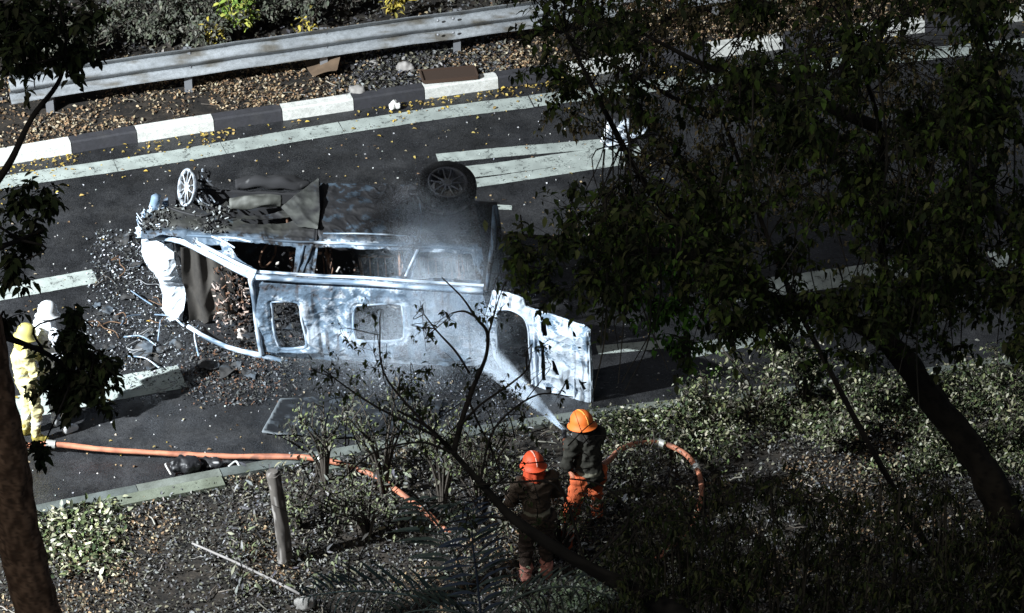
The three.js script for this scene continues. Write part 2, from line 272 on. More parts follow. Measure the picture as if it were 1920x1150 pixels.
// the guardrail
{
  const rail = thing('guardrail', 'weathered galvanised steel guardrail behind the striped kerb', 'guardrail');
  const C = line([[-330, 232], [20, 166], [475, 98], [930, 34], [1300, -16], [1900, -90]], .66, 6), steel = tinted(.5, { metalness: .2, map: grime });
  const prof = [], back = [];
  for (let i = 0; i <= 28; i++) { const h = -.225 + .45 * i / 28, t = i / 28, d = .045 * Math.cos(t * Math.PI * 2 * 2) - .01; prof.push([d, h]); back.unshift([d - .006, h]); }
  const loopProf = [...prof, ...back];
  const px = (v) => { let x = (v - 960) / 130; for (let i = 0; i < 4; i++) { const p = atX(C, x).project(camera); x += (v / W * 2 - 1 - p.x) * W / 2 / 135; } return x; };
  const cuts = [18, 858, 1300, 1750].map(px);
  for (let i = 0; i < 3; i++) {
    const a = cuts[i] - (i ? .32 : 0), b = cuts[i + 1], path = []; for (let k = 0; k <= 48; k++) path.push(atX(C, a + (b - a) * k / 48).add(V(0, .012 * nz(k * .2, i), (i % 2 ? .009 : 0) + .01 * nz(k * .25, i * 3, 4))));
    mesh('rail_beam', paint(sweep(loopProf, path), (x, y, z) => { const d = fbm(x * 1.5, y * 14, z * 2), s = nz(x * 22, y * 22, z * 22), dirt = ss(.08, .3, fbm(x * 2.2, y * 6, z + 8) + s * .2); return mixc(mixc([.27, .29, .32], [.48, .51, .56], cl(.5 + d * 1.3)), [.14, .12, .09], dirt * .8); }), steel, rail);
    if (i) for (const [dx, dy] of [[-.28, .12], [-.28, -.11], [-.06, .12], [-.06, -.11]]) { const p = atX(C, cuts[i] + dx); mesh('bolt', new THREE.SphereGeometry(.022, 10, 6).scale(1, 1, .6).translate(p.x, p.y + dy, p.z + .058), steel0(), rail); }
  }
  function steel0() { return steel0.m ??= std([.3, .31, .33], .5, { metalness: .5 }); }
  for (let x = cuts[0] + .5; x < cuts[3]; x += 1.9) { const p = atX(C, x); mesh('rail_post', join([boxAt(.11, 1.0, .015, p.x, .3, p.z - .07), boxAt(.012, 1.0, .1, p.x, .3, p.z - .13), boxAt(.11, 1.0, .015, p.x, .3, p.z - .185)]), steel0(), rail); }
}
{ // the mast with the floodlight, out of frame
  const mast = thing('floodlight_mast', 'tall grey mast with a bright rectangular floodlight head', 'floodlight', [LAMP.x - .5, -.3, LAMP.z + .4]);
  const grey = std([.25, .26, .27], .5, { metalness: .6 }), dir = AIM.clone().sub(LAMP).normalize();
  mesh('pole', new THREE.CylinderGeometry(.07, .13, 14.6, 16).translate(0, 7.3, 0), grey, mast);
  mesh('base_plate', new THREE.CylinderGeometry(.3, .34, .1, 20).translate(0, .3, 0), grey, mast);
  mesh('bracket', boxAt(.6, .06, .06, .2, 14.62, -.15, 0, .7, 0), grey, mast);
  const head = new THREE.Group(); head.name = 'lamp_head'; head.position.set(.5, 14.8, -.4).addScaledVector(dir, -.12); head.quaternion.setFromUnitVectors(V(0, 0, 1), dir); mast.add(head);
  mesh('housing', join([boxAt(.56, .46, .1, 0, 0, -.02), boxAt(.6, .03, .16, 0, .24, .02), boxAt(.6, .03, .16, 0, -.24, .02), boxAt(.03, .5, .16, .3, 0, .02), boxAt(.03, .5, .16, -.3, 0, .02)]), grey, head);
  mesh('lamp_lens', new THREE.BoxGeometry(.46, .4, .02).translate(0, 0, .045), std([.9, .9, .9], .4, { emissive: new THREE.Color().setRGB(.93, .97, 1), emissiveIntensity: 6 }), head);
  flood.position.copy(LAMP); flood.target.position.copy(AIM); scene.add(flood, flood.target);
}
// ---------------------------------------------------------------- the burnt van, lying on its left side, roof towards the near verge
const VY = 5 * Math.PI / 180, VT = 12 * Math.PI / 180;
const axB = V(Math.cos(VY), 0, Math.sin(VY)), axC = V(-Math.sin(VY), 0, Math.cos(VY));            // backwards; level, off the roof
const axR = V(0, Math.cos(VT), 0).addScaledVector(axC, Math.sin(VT)), axU = axC.clone().multiplyScalar(Math.cos(VT)).add(V(0, -Math.sin(VT), 0));
const van = thing('burnt_van', 'burnt out van lying on its side on the road with roof panel and tailgate showing', 'van');
const turnVan = new THREE.Matrix4().makeBasis(axB, axU, axR.clone().negate());
van.quaternion.setFromRotationMatrix(turnVan);
{ // right roof edge, 2.9 m behind the nose, stands 1.40 m above the road
  const want = G(700, 535, 1.40), off = V(2.95, 1.85, -.70).applyQuaternion(van.quaternion); van.position.copy(want.sub(off));
}
van.updateMatrixWorld();
const toVan = van.matrixWorld.clone().invert(), camV = camera.position.clone().applyMatrix4(toVan);
const sightV = (px, py) => sightline(px, py).transformDirection(toVan);
const onPlane = (px, py, n, c) => { const d = sightV(px, py); return camV.clone().addScaledVector(d, (c - n.dot(camV)) / n.dot(d)); };
const onRoof = (px, py, u = 1.85) => { const p = onPlane(px, py, V(0, 1, 0), u); return [p.x, -p.z]; };          // [back, right]
const sideR = (u) => u < 1.12 ? .86 - .10 * Math.max(0, .5 - u) : .86 - .16 * ss(1.02, 1.95, u) - .06 * (u - 1.12);
const onSide = (px, py) => { let r = .85, p; for (let i = 0; i < 8; i++) { p = onPlane(px, py, V(0, 0, 1), -r); r = sideR(p.y); } return [p.x, p.y]; };   // [back, up]
const poly = (pts, f) => pts.map(([a, b]) => f(a, b));
const bounds = (q, m = .05) => [Math.min(...q.map((p) => p[0])) - m, Math.max(...q.map((p) => p[0])) + m, Math.min(...q.map((p) => p[1])) - m, Math.max(...q.map((p) => p[1])) + m];

const ASH = [.66, .76, .87], STEEL = [.28, .41, .56], DARKSTEEL = [.10, .14, .19], SOOT = [.018, .018, .02], RUST = [.14, .075, .045], SCORCH = [.06, .06, .055], OLIVE = [.12, .125, .10];
const burnt = (ash, soot, rust = .1, tone = 1) => (p) => {
  const wx = .25 * nz(p.x * 4, p.y * 4, p.z * 4), a = fbm(p.x * 1.7 + wx, p.y * 1.7, p.z * 1.7) * 1.4, b = fbm(p.x * 7 + 3 + wx * 4, p.y * 7, p.z * 7 + wx * 4, 5) * 1.3, c = nz(p.x * 34, p.y * 34, p.z * 34), d = nz(p.x * 80, p.y * 80, p.z * 80);
  let k = mixc(DARKSTEEL, STEEL, cl(.5 + a + .35 * c + .2 * d)).map((v) => v * tone);
  k = mixc(k, ASH, ss(.62 - ash, .8 - ash, a * .45 + b * .7 + .5 + c * .2 + d * .12));
  k = mixc(k, RUST, ss(.16, .3, b + c * .15 - a * .2) * cl(rust * 2.2));
  k = mixc(k, SOOT, ss(1.06 - soot, 1.2 - soot, .5 + b * .8 - a * .5 + d * .22 + c * .22));
  return k.map((v) => v * (1 + .22 * d));
};
// soot and water runs down a face
const runs = (x, y) => ss(.12, .42, nz(x * 15, y * 1.3, 2) + .4 * nz(x * 41, y * 2.5, 6)) * ss(-.25, .25, nz(x * 2.2, y * 2.2, 11));
const scorched = tinted(.68, { metalness: .15 }), sooty = tinted(.9);
const ridge = (x, y, z) => 1 - Math.abs(nz(x, y, z)) * 2.4;
const dent = (x, y, z, k) => k * (fbm(x * 1.6, y * 1.6, z + 3) * 1.2 + .4 * fbm(x * 6, y * 6, z + 9) + .42 * Math.max(0, ridge(x * 2.3, y * 2.3, z + 1)) ** 3 + .2 * Math.max(0, ridge(x * 6.1, y * 5.2, z + 7)) ** 3);
const frame = (pts, r, sides = 8) => tube([...pts], r, sides, 5, .12);

// roof panel with the sunroof opening and the rear hatch
{
  const outer = poly([[466, 521], [520, 524], [590, 530], [740, 537], [906, 548], [914, 600], [918, 694], [800, 693], [680, 690], [600, 684], [540, 678], [492, 664], [478, 590]], onRoof);
  const sun = poly([[508, 568], [558, 569], [566, 600], [574, 652], [568, 657], [527, 657], [520, 648], [511, 606]], onRoof), hatch = poly([[668, 574], [750, 574], [754, 580], [757, 634], [751, 640], [669, 640], [665, 634], [664, 580]], onRoof);
  const rip1 = poly([[783, 566], [790, 582], [793, 560], [799, 575], [799, 592], [806, 604], [803, 620], [812, 634], [803, 640], [796, 630], [796, 606], [786, 590]], onRoof), rip2 = poly([[838, 574], [842, 588], [845, 606], [838, 612], [832, 602], [835, 590]], onRoof);
  const fo = inPoly(outer), fs = shrunk(inPoly(sun), .02), fh = shrunk(inPoly(hatch), .02), f = cut(fo, fs, fh, inPoly(rip1), inPoly(rip2));
  const B = bounds(outer), [xm] = onRoof(600, 600);
  const lift = (x, r) => {
    let u = 1.85 - .05 * (r / .7) ** 2 * (Math.abs(r) > .6 ? 1.6 : 1) + dent(x, r, 0, .034);
    u += .016 * ss(.10, .05, Math.abs(fs(x, r) - .09)) + .014 * ss(.05, .02, Math.abs(fh(x, r) - .06));       // pressed frames round the openings
    u += x > xm ? .010 * Math.sin((x - xm) * 21) * ss(.02, .12, fh(x, r)) : 0;                                  // cross ribs
    u -= .05 * ss(.35, 0, Math.hypot(x - onRoof(625, 610)[0], r - onRoof(625, 610)[1]) - .1);                  // sag
    return u;
  };
  const base = burnt(-.04, .2, .14, .72), pale = burnt(.16, .12, .06);
  const roof = mesh('roof_panel', sheet(f, B, .014, (x, r) => V(x, lift(x, r), -r), .012, (p, x, r) => mixc(mixc(base(p), pale(p), cl(ss(.16, .06, fs(x, r)) + ss(.12, .03, fh(x, r)) * .8 + ss(-.16, -.04, fo(x, r)) * .6)), mixc(SOOT, RUST, .25), .72 * runs(x, r))), scorched, van);
  const ring = (q, r, name) => { const c = q.map(([x, z]) => V(x, lift(x, z) - .015, -z)); const g = tube([...c, c[0].clone()], r, 7, 4, .1); paint(g, (x, y, z) => pale(V(x, y, z))); mesh(name, g, scorched, roof); };
  ring(sun, .022, 'sunroof_frame'); ring(hatch, .018, 'hatch_frame');
  // roof bows under the skin
  for (const px of [612, 786, 870]) { const pts = [-.62, -.3, 0, .3, .62].map((r) => V(onRoof(px, 600)[0], 1.79 - .04 * (r / .7) ** 2, -r)); mesh('roof_bow', paint(frame(pts, .022), (x, y, z) => base(V(x, y, z))), scorched, roof); }
  // two rails along the edges
  for (const s of [1, -1]) {
    const pts = (s > 0 ? [[480, 520], [530, 523], [590, 527], [680, 531], [780, 538], [906, 546]] : [[492, 667], [540, 680], [600, 687], [690, 693], [800, 696], [918, 697]]).map(([a, b]) => { const [x, r] = onRoof(a, b, 1.83); return V(x, 1.83, -r); });
    mesh('roof_rail', paint(frame(pts, .034, 10), (x, y, z) => pale(V(x, y, z))), scorched, van);
    if (s > 0) mesh('roof_gutter', paint(frame(pts.map((p) => p.clone().add(V(0, -.075, -.02))), .02, 8), (x, y, z) => burnt(.4, .1)(V(x, y, z))), scorched, van);
  }
}
// the side that faces up: fender, doors, windows
{
  const outer = poly([[264, 446], [300, 443], [340, 449], [400, 476], [440, 499], [478, 518], [540, 522], [600, 526], [700, 531], [800, 537], [900, 545], [908, 500], [899, 440], [893, 392], [886, 372], [862, 392], [828, 396], [800, 385], [784, 350], [700, 345], [604, 346], [590, 350], [560, 372], [520, 388], [470, 398], [436, 388], [424, 376], [408, 392], [378, 402], [344, 396], [318, 388], [288, 394], [266, 412]], onSide);
  const w0 = poly([[362, 456], [412, 461], [416, 472], [402, 468]], onSide), w1 = poly([[428, 457], [553, 464], [548, 513], [515, 511], [478, 503], [446, 486]], onSide);
  const w2 = poly([[598, 466], [760, 471], [750, 518], [690, 519], [592, 514]], onSide), w3 = poly([[788, 474], [882, 480], [892, 524], [776, 521]], onSide);
  const gap = poly([[446, 408], [520, 398], [560, 400], [556, 412], [470, 420]], onSide);
  const f = cut(inPoly(outer), shrunk(inPoly(w0), .005), shrunk(inPoly(w1), .012), shrunk(inPoly(w2), .015), shrunk(inPoly(w3), .015), inPoly(gap));
  const dark = burnt(-.5, 1.0, .3, .25), blue = burnt(-.04, .5, .08, .55), speck = burnt(-.2, .92, .1, .18), [xp] = onSide(600, 400), [xq] = onSide(785, 400), [xf] = onSide(430, 400), belt = onSide(650, 455)[1];
  const map = (x, u) => { let r = sideR(u) + dent(x, u, 5, .045) - .03 * ss(.02, .0, Math.abs(x - xp)) - .022 * ss(.018, 0, Math.abs(x - xq)); r += .022 * Math.sin(x * 7 + u * 4) * ss(xf + .9, xf, x); r -= .10 * ss(.5, .0, Math.hypot((x - xf - .45) * .7, u - .72)); r += .018 * ss(.05, .02, Math.abs(u - belt)); return V(x, u, -r); };
  const side = mesh('side_panel', sheet(f, bounds(outer), .015, map, -.012, (p, x, u) => { const top = ss(belt - .12, belt + .02, u), pan = ss(xp - .02, xp + .02, x) * (1 - top); let c = mixc(dark(p), blue(p), top * .8); c = mixc(c, speck(p), pan * .8); return mixc(c, OLIVE.map((v) => v * .55), (1 - top) * ss(xp, xp - .3, x) * .45 * cl(.6 + 2 * fbm(p.x * 4, p.y * 4, 7))); }), scorched, van);
  side.userData.label = 'sooty side panel with empty window openings';
  const bar = (name, pts, r, fn) => mesh(name, paint(frame(pts, r, 7), (x, y, z) => fn(V(x, y, z))), scorched, side);
  const S = (px, py, out = .0) => { const [x, u] = onSide(px, py); return V(x, u, -(sideR(u) + out)); };
  bar('window_pillar', [S(570, 462, .01), S(556, 516, .01)], .018, blue); bar('window_pillar', [S(586, 464, .02), S(566, 516, .02)], .012, blue);
  bar('window_pillar', [S(783, 470, .01), S(760, 520, .015)], .017, burnt(.4, 0)); bar('window_pillar', [S(752, 472), S(759, 508)], .012, blue);
  bar('belt_trim', [S(330, 443, .02), S(430, 448, .025), S(560, 456, .025), S(700, 462, .03), S(890, 470, .025)], .02, blue);
  bar('sill_trim', [S(606, 440, .02), S(700, 441, .02), S(780, 446, .015)], .010, burnt(0, .5, .1, .6)); bar('door_edge', [S(596, 345, .03), S(585, 356, .04), S(548, 384, .05), S(530, 396, .04)], .03, dark);
  bar('door_edge', [S(600, 348, .01), S(597, 400, .012), S(593, 452, .012)], .014, dark); bar('door_edge', [S(784, 352, .01), S(790, 420, .015), S(786, 470, .012)], .009, burnt(-.1, .5, .1, .5));
  bar('arch_lip', [S(783, 372, .03), S(800, 396, .035), S(830, 404, .035), S(866, 398, .035), S(884, 378, .03)], .02, dark); bar('arch_lip', [S(318, 392, .02), S(344, 402, .03), S(380, 408, .03), S(410, 398, .03)], .018, dark);
  bar('loose_strip', [S(395, 446, .03), S(420, 458, .05), S(440, 468, .03)], .012, burnt(.6, 0)); bar('loose_strip', [S(410, 450, .04), S(440, 452, .05), S(470, 456, .02)], .012, burnt(.5, 0, .5));
  // crumpled sill box and the burnt lump lying over the front door
  const sb = tube([S(432, 386, .03), S(470, 386, .06), S(500, 383, .06), S(528, 380, .03)], [.075, .085, .08, .07], 14, 8, .5); mesh('crumpled_sill', paint(sb, (x, y, z) => mixc([.05, .052, .045], [.17, .175, .16], cl(.3 + 1.4 * fbm(x * 9, y * 9, z * 9)))), scorched, side);
  const lump = tube([S(442, 352, .05), S(480, 350, .08), S(520, 352, .08), S(555, 352, .05), S(580, 346, .02)], [.05, .075, .08, .07, .04], 12, 8, 1.2); mesh('charred_padding', paint(lump, (x, y, z) => mixc(SOOT, [.25, .25, .25], ss(.28, .5, fbm(x * 12, y * 12, z * 12)))), sooty, side);
  const torn = poly([[528, 396], [590, 352], [598, 346], [600, 400], [596, 436], [560, 432]], onSide);
  mesh('bent_door_skin', sheet(inPoly(torn), bounds(torn), .02, (x, u) => V(x, u, -(sideR(u) + .05 + .05 * ss(.9, .3, u) + dent(x, u, 2, .04))), -.006, (p) => mixc(dark(p), [.10, .105, .095], cl(.45 + 1.4 * fbm(p.x * 5, p.y * 5, 1)))), scorched, side);
  // ragged heap of ash flakes over the fender
  const bits = []; for (let i = 0; i < 260; i++) { const [x, u] = onSide(rr(262, 430), rr(385, 440)); bits.push([V(x, u, -(sideR(u) + .015 + rnd() * .02)), rr(-3, 3), rr(-3, 3), rr(-3, 3), [rr(.01, .06), .006, rr(.01, .04)], pick([SOOT, SOOT, SCORCH, SCORCH, [.1, .105, .1], [.3, .32, .32]])]); }
  copies('ash_flakes', new THREE.BoxGeometry(1, 1, 1), std([1, 1, 1], .95), bits, side);
  // the far side, on the ground
  const lo = [[.25, .35], [4.35, .35], [4.4, 1.1], [4.3, 1.78], [1.6, 1.78], [.75, 1.1], [.1, .9]];
  mesh('side_panel', sheet(cut(inPoly(lo), inPoly([[1.5, 1.2], [2.3, 1.2], [2.3, 1.65], [1.75, 1.65]]), inPoly([[2.5, 1.2], [4, 1.2], [4, 1.65], [2.5, 1.65]])), bounds(lo), .035, (x, u) => V(x, u, sideR(u) - .03 + dent(x, u, 8, .02)), .012, (p) => mixc(SOOT, burnt(-.4, .9, .4, .3)(p), .4)), sooty, van);
}
// windscreen opening, bonnet, nose
{
  const pale = burnt(.24, .08, .05), R = (px, py, r) => onPlane(px, py, V(0, 0, 1), -r), U = (px, py, u) => onPlane(px, py, V(0, 1, 0), u);
  const pil = [R(268, 446, .70), R(300, 444, .70), R(338, 452, .71), R(400, 482, .71), R(440, 503, .71), R(478, 520, .70)];
  mesh('windscreen_pillar', paint(frame(pil, [.055, .05, .042, .04, .042, .05], 10), (x, y, z) => pale(V(x, y, z))), scorched, van);
  mesh('windscreen_pillar', paint(frame(pil.map((p) => p.clone().add(V(.02, -.02, -.075))), .024, 8), (x, y, z) => burnt(.3, .15)(V(x, y, z))), scorched, van);
  const low = [R(352, 612, -.66), R(385, 632, -.68), R(430, 652, -.69), R(492, 668, -.70)];
  mesh('windscreen_pillar', paint(frame(low, [.03, .03, .032, .04], 9), (x, y, z) => pale(V(x, y, z))), scorched, van);
  const head = [[470, 524], [476, 560], [482, 610], [490, 664]].map(([a, b]) => { const [x, r] = onRoof(a, b, 1.84); return V(x, 1.84, -r); });
  mesh('windscreen_header', paint(frame(head, .035, 9), (x, y, z) => burnt(.3, .05)(V(x, y, z))), scorched, van);
  const hood = poly([[262, 462], [268, 454], [322, 456], [330, 480], [338, 520], [348, 556], [344, 590], [346, 616], [330, 622], [312, 618], [316, 600], [304, 578], [304, 552], [298, 540], [276, 516], [264, 492]], (a, b) => { const p = U(a, b, .98); return [p.x, -p.z]; });
  const hc = burnt(.5, .0, .05);
  mesh('bonnet', sheet(inPoly(hood), bounds(hood), .014, (x, r) => V(x, .98 + .05 * Math.sin(r * 7 + 1) + .05 * Math.sin(x * 9) + dent(x, r, 4, .09) - .10 * ss(.25, -.1, x), -r), .008, (p, x, r) => mixc(mixc(hc(p), [.8, .84, .88], .5), [.16, .17, .19], .55 * ss(.3, .4, fbm(x * 8, r * 8, 3) + .25 * nz(x * 40, r * 40)) + .18 * runs(r * .8, x))), tinted(.55), van).userData.label = 'buckled pale bonnet burnt down to bare metal';
  const cowl = [U(326, 458, 1.02), U(338, 500, 1.0), U(352, 556, .99), U(360, 616, 1.0)];
  mesh('cowl_panel', paint(tube(cowl.map((p) => p.add(V(.05, -.05, 0))), .05, 10, 6, .4), () => SOOT), sooty, van);
  const nose = [V(.05, .55, -.8), V(-.06, .5, -.4), V(-.08, .5, 0), V(-.06, .5, .4), V(.05, .55, .78)];
  mesh('bumper_beam', paint(tube(nose, .06, 10, 6, .5), (x, y, z) => burnt(0, .3)(V(x, y, z))), scorched, van);
  mesh('radiator', paint(new THREE.BoxGeometry(.06, .5, 1.2, 2, 16, 30).translate(.12, .6, 0), (x, y, z) => burnt(0, .4, .6)(V(x, y, z))), scorched, van);
  for (const [a, b, r, rad] of [[272, 402, .8, .05], [284, 430, .74, .06], [266, 436, .72, .07]]) { const p = R(a, b, r); mesh('lamp_bracket', paint(skin((x, y, z) => Math.hypot(x - p.x, y - p.y, z - p.z) - rad * (1 + .9 * nz(x * 22, y * 22, z * 22)), [p.x - .14, p.y - .14, p.z - .14], [p.x + .14, p.y + .14, p.z + .14], .012), (x, y, z) => burnt(.3, .25)(V(x, y, z))), scorched, van); }
  mesh('wire_loom', paint(join([0, 1, 2].map((i) => tube([R(256, 400 + i * 6, .8), R(264, 412 + i * 8, .82), R(275 + i * 6, 424, .8), R(300, 420 + i * 5, .86)], .006, 5))), (x, y, z) => burnt(.5, 0)(V(x, y, z))), scorched, van);
  // what the opening shows: the charred dashboard skin in folds, seats, springs
  const dash = poly([[338, 462], [400, 482], [434, 508], [436, 540], [446, 570], [440, 598], [420, 608], [390, 600], [372, 616], [356, 606], [350, 560], [340, 510]], (a, b) => { const p = U(a, b, 1.08); return [p.x, -p.z]; });
  mesh('dashboard', sheet(inPoly(dash), bounds(dash), .016, (x, r) => V(x, 1.06 + .03 * Math.sin(x * 24 + 3 * nz(x * 2, r * 1.2)) + .04 * Math.max(0, ridge(x * 3.2, r * 1.1, 3)) ** 2, -r), .006, (p) => { const n = fbm(p.x * 11, p.y * 4, p.z * 2.4), m = nz(p.x * 26, p.y * 26, p.z * 26); return mixc(mixc([.03, .027, .025], [.10, .09, .078], cl(.45 + n * .9 + m * .15)), [.4, .41, .42], ss(.4, .55, n + m * .12)); }), sooty, van);
  const wheelRing = new THREE.TorusGeometry(.17, .014, 8, 28).rotateY(Math.PI / 2).rotateZ(.5).translate(1.5, 1.02, -.33); mesh('steering_wheel', wheelRing, std(RUST, .9), van);
  for (const [x, r] of [[1.95, .36], [1.95, -.36], [2.85, .36], [2.85, -.36], [3.6, .36], [3.6, -.36]]) {   // seats burnt to their frames
    const seat = new THREE.Group(); seat.name = 'seat'; van.add(seat);
    const tb = (pts, rad) => tube(pts.map(([a, b, c]) => V(x + a, b, -(r + c))), rad, 6, 4, .2);
    const rusty = (g) => paint(g, (a, b, c) => { const n = fbm(a * 14, b * 14, c * 14); return mixc(mixc(RUST, [.32, .19, .13], cl(.5 + n * 2)), SOOT, ss(.02, .25, nz(a * 19, b * 19, c * 19))); });
    mesh('back_frame', rusty(join([tb([[.2, .5, -.22], [.3, .9, -.22], [.36, 1.3, -.14], [.36, 1.3, .14], [.3, .9, .22], [.2, .5, .22]], .02), ...[.6, .75, .9, 1.05, 1.2].map((h) => tb([[.22 + (h - .5) * .2, h, -.22], [.26 + (h - .5) * .2, h, 0], [.22 + (h - .5) * .2, h, .22]], .009))])), sooty, seat);
    mesh('cushion_frame', rusty(join([tb([[-.25, .5, -.23], [.2, .48, -.23]], .02), tb([[-.25, .5, .23], [.2, .48, .23]], .02), tb([[-.25, .5, -.23], [-.27, .5, .23]], .02), ...[-.15, -.05, .05, .15].map((h) => tb([[h, .47, -.23], [h, .45, 0], [h, .47, .23]], .009))])), sooty, seat);
  }
  const junk = []; for (let i = 0; i < 900; i++) { const x = rr(.9, 4.1), side = rnd() < .6, u = side ? rr(.6, 1.75) : rr(.4, 1.3), r = side ? -.72 + rnd() * rnd() * .5 : rr(-.7, .5); junk.push([V(x, u, -r), rr(-3, 3), rr(-3, 3), rr(-3, 3), [rr(.015, .09), rr(.004, .02), rr(.008, .04)], pick([SOOT, SOOT, SOOT, SOOT, SCORCH, [.14, .09, .07], SCORCH, SCORCH, SOOT, SOOT, [.36, .33, .3]])]); }
  for (let i = 0; i < 420; i++) { const p = U(rr(400, 470), rr(500, 655), rr(1.0, 1.45)); junk.push([p, rr(-3, 3), rr(-3, 3), rr(-3, 3), [rr(.012, .08), rr(.004, .018), rr(.008, .03)], pick([RUST, RUST, SOOT, SOOT, [.28, .19, .15], [.40, .29, .24], SOOT, SOOT, [.16, .11, .09], [.6, .5, .45]])]); }
  copies('charred_rubble', new THREE.BoxGeometry(1, 1, 1), std([1, 1, 1], .95), junk, van);
  const blob = U(455, 628, 1.35); mesh('molten_lump', paint(skin((x, y, z) => Math.hypot((x - blob.x) * 1.4, y - blob.y, (z - blob.z) * .8) - .09 * (1 + .7 * nz(x * 14, y * 14, z * 14)), [blob.x - .2, blob.y - .2, blob.z - .22], [blob.x + .2, blob.y + .2, blob.z + .22], .014), (x, y, z) => mixc([.7, .66, .62], RUST, cl(.2 + fbm(x * 12, y * 12, z * 12) * 2))), sooty, van);
  mesh('floor_pan', paint(new THREE.BoxGeometry(4.1, .04, 1.55, 60, 1, 24).translate(2.3, .36, 0), (x, y, z) => mixc(SOOT, burnt(-.4, .9, .4, .3)(V(x, y, z)), .4)), sooty, van);
  mesh('axle', paint(new THREE.CylinderGeometry(.045, .045, 1.5, 12).rotateX(Math.PI / 2).translate(3.85, .31, 0), () => SCORCH), sooty, van);
  mesh('axle', paint(new THREE.CylinderGeometry(.045, .045, 1.5, 12).rotateX(Math.PI / 2).translate(.72, .31, 0), () => SCORCH), sooty, van);
}
// wheels
{
  const tyreG = new THREE.LatheGeometry([[.225, -.10], [.29, -.115], [.325, -.09], [.335, -.05], [.335, .05], [.325, .09], [.29, .115], [.225, .10], [.205, .06], [.205, -.06], [.225, -.10]].map(([r, h]) => new THREE.Vector2(r, h)), 40);
  const rimBand = new THREE.LatheGeometry([[.215, -.07], [.235, .095], [.215, .105], [.195, .085], [.19, -.07], [.215, -.07]].map(([r, h]) => new THREE.Vector2(r, h)), 40), spokes = [];
  for (let i = 0; i < 10; i++) { const a = i / 10 * Math.PI * 2, w = i % 2 ? .05 : -.05; spokes.push(tube([V(Math.cos(a) * .03, .075, Math.sin(a) * .03), V(Math.cos(a + w) * .12, .085, Math.sin(a + w) * .12), V(Math.cos(a + w * 1.6) * .215, .088, Math.sin(a + w * 1.6) * .215)], [.016, .011, .010], 6, 3)); }
  const rimG = join([rimBand, ...spokes, new THREE.CylinderGeometry(.05, .06, .05, 16).translate(0, .07, 0)]), disc = new THREE.CylinderGeometry(.14, .14, .02, 24);
  const wheel = (pos, q, tyreCol, rimCol, label, thin = 1) => {
    const w = new THREE.Group(); w.name = 'wheel'; w.position.copy(pos); w.quaternion.copy(q); van.add(w); if (label) w.userData.label = label;
    if (tyreCol) mesh('tyre', paint(tyreG.clone(), (x, y, z) => mixc(tyreCol, [.012, .013, .015], cl(.1 + fbm(x * 9, y * 9, z * 9) * 1.5))), sooty, w);
    mesh('rim', paint(rimG.clone().scale(1, thin, 1), (x, y, z) => mixc(rimCol, SCORCH, cl(.32 + 2.4 * fbm(x * 11, y * 11, z * 11)))), scorched, w); mesh('brake_disc', disc, std([.05, .045, .04], .8), w); return w;
  };
  const face = (n) => new THREE.Quaternion().setFromUnitVectors(V(0, 1, 0), n.clone().normalize());
  const rear = onPlane(838, 352, V(0, 0, 1), -.90), front = onPlane(352, 352, V(0, 0, 1), -.93);
  wheel(rear, face(V(.12, .10, -1)), [.003, .003, .004], [.075, .08, .10], 'charred rear wheel with a spoked rim').scale.setScalar(1.12);
  wheel(front, face(V(-.86, .42, -.45)), null, [.56, .62, .70], 'front wheel burnt to a pale bare rim, turned outward', .3).scale.setScalar(1.05);
  wheel(V(3.85, .31, .74), face(V(0, 0, 1)), [.01, .01, .01], [.1, .1, .1]); wheel(V(.72, .31, .74), face(V(0, 0, 1)), [.01, .01, .01], [.1, .1, .1]);
  const cords = []; for (let i = 0; i < 22; i++) { const a = rr(-1.2, 1.2), p = front.clone().add(V(.10 + rr(-.03, .08), rr(-.25, .15), rr(-.1, .2))); cords.push(tube([p, p.clone().add(V(rr(.02, .1), rr(-.08, .08), rr(0, .12))), p.clone().add(V(rr(.04, .2), rr(-.1, .1), rr(.05, .22)))], rr(.008, .022), 5, 3)); }
  mesh('burnt_hub', paint(join(cords), (x, y, z) => mixc(SOOT, ASH, ss(.15, .5, fbm(x * 16, y * 16, z * 16) + .12))), sooty, van);
}
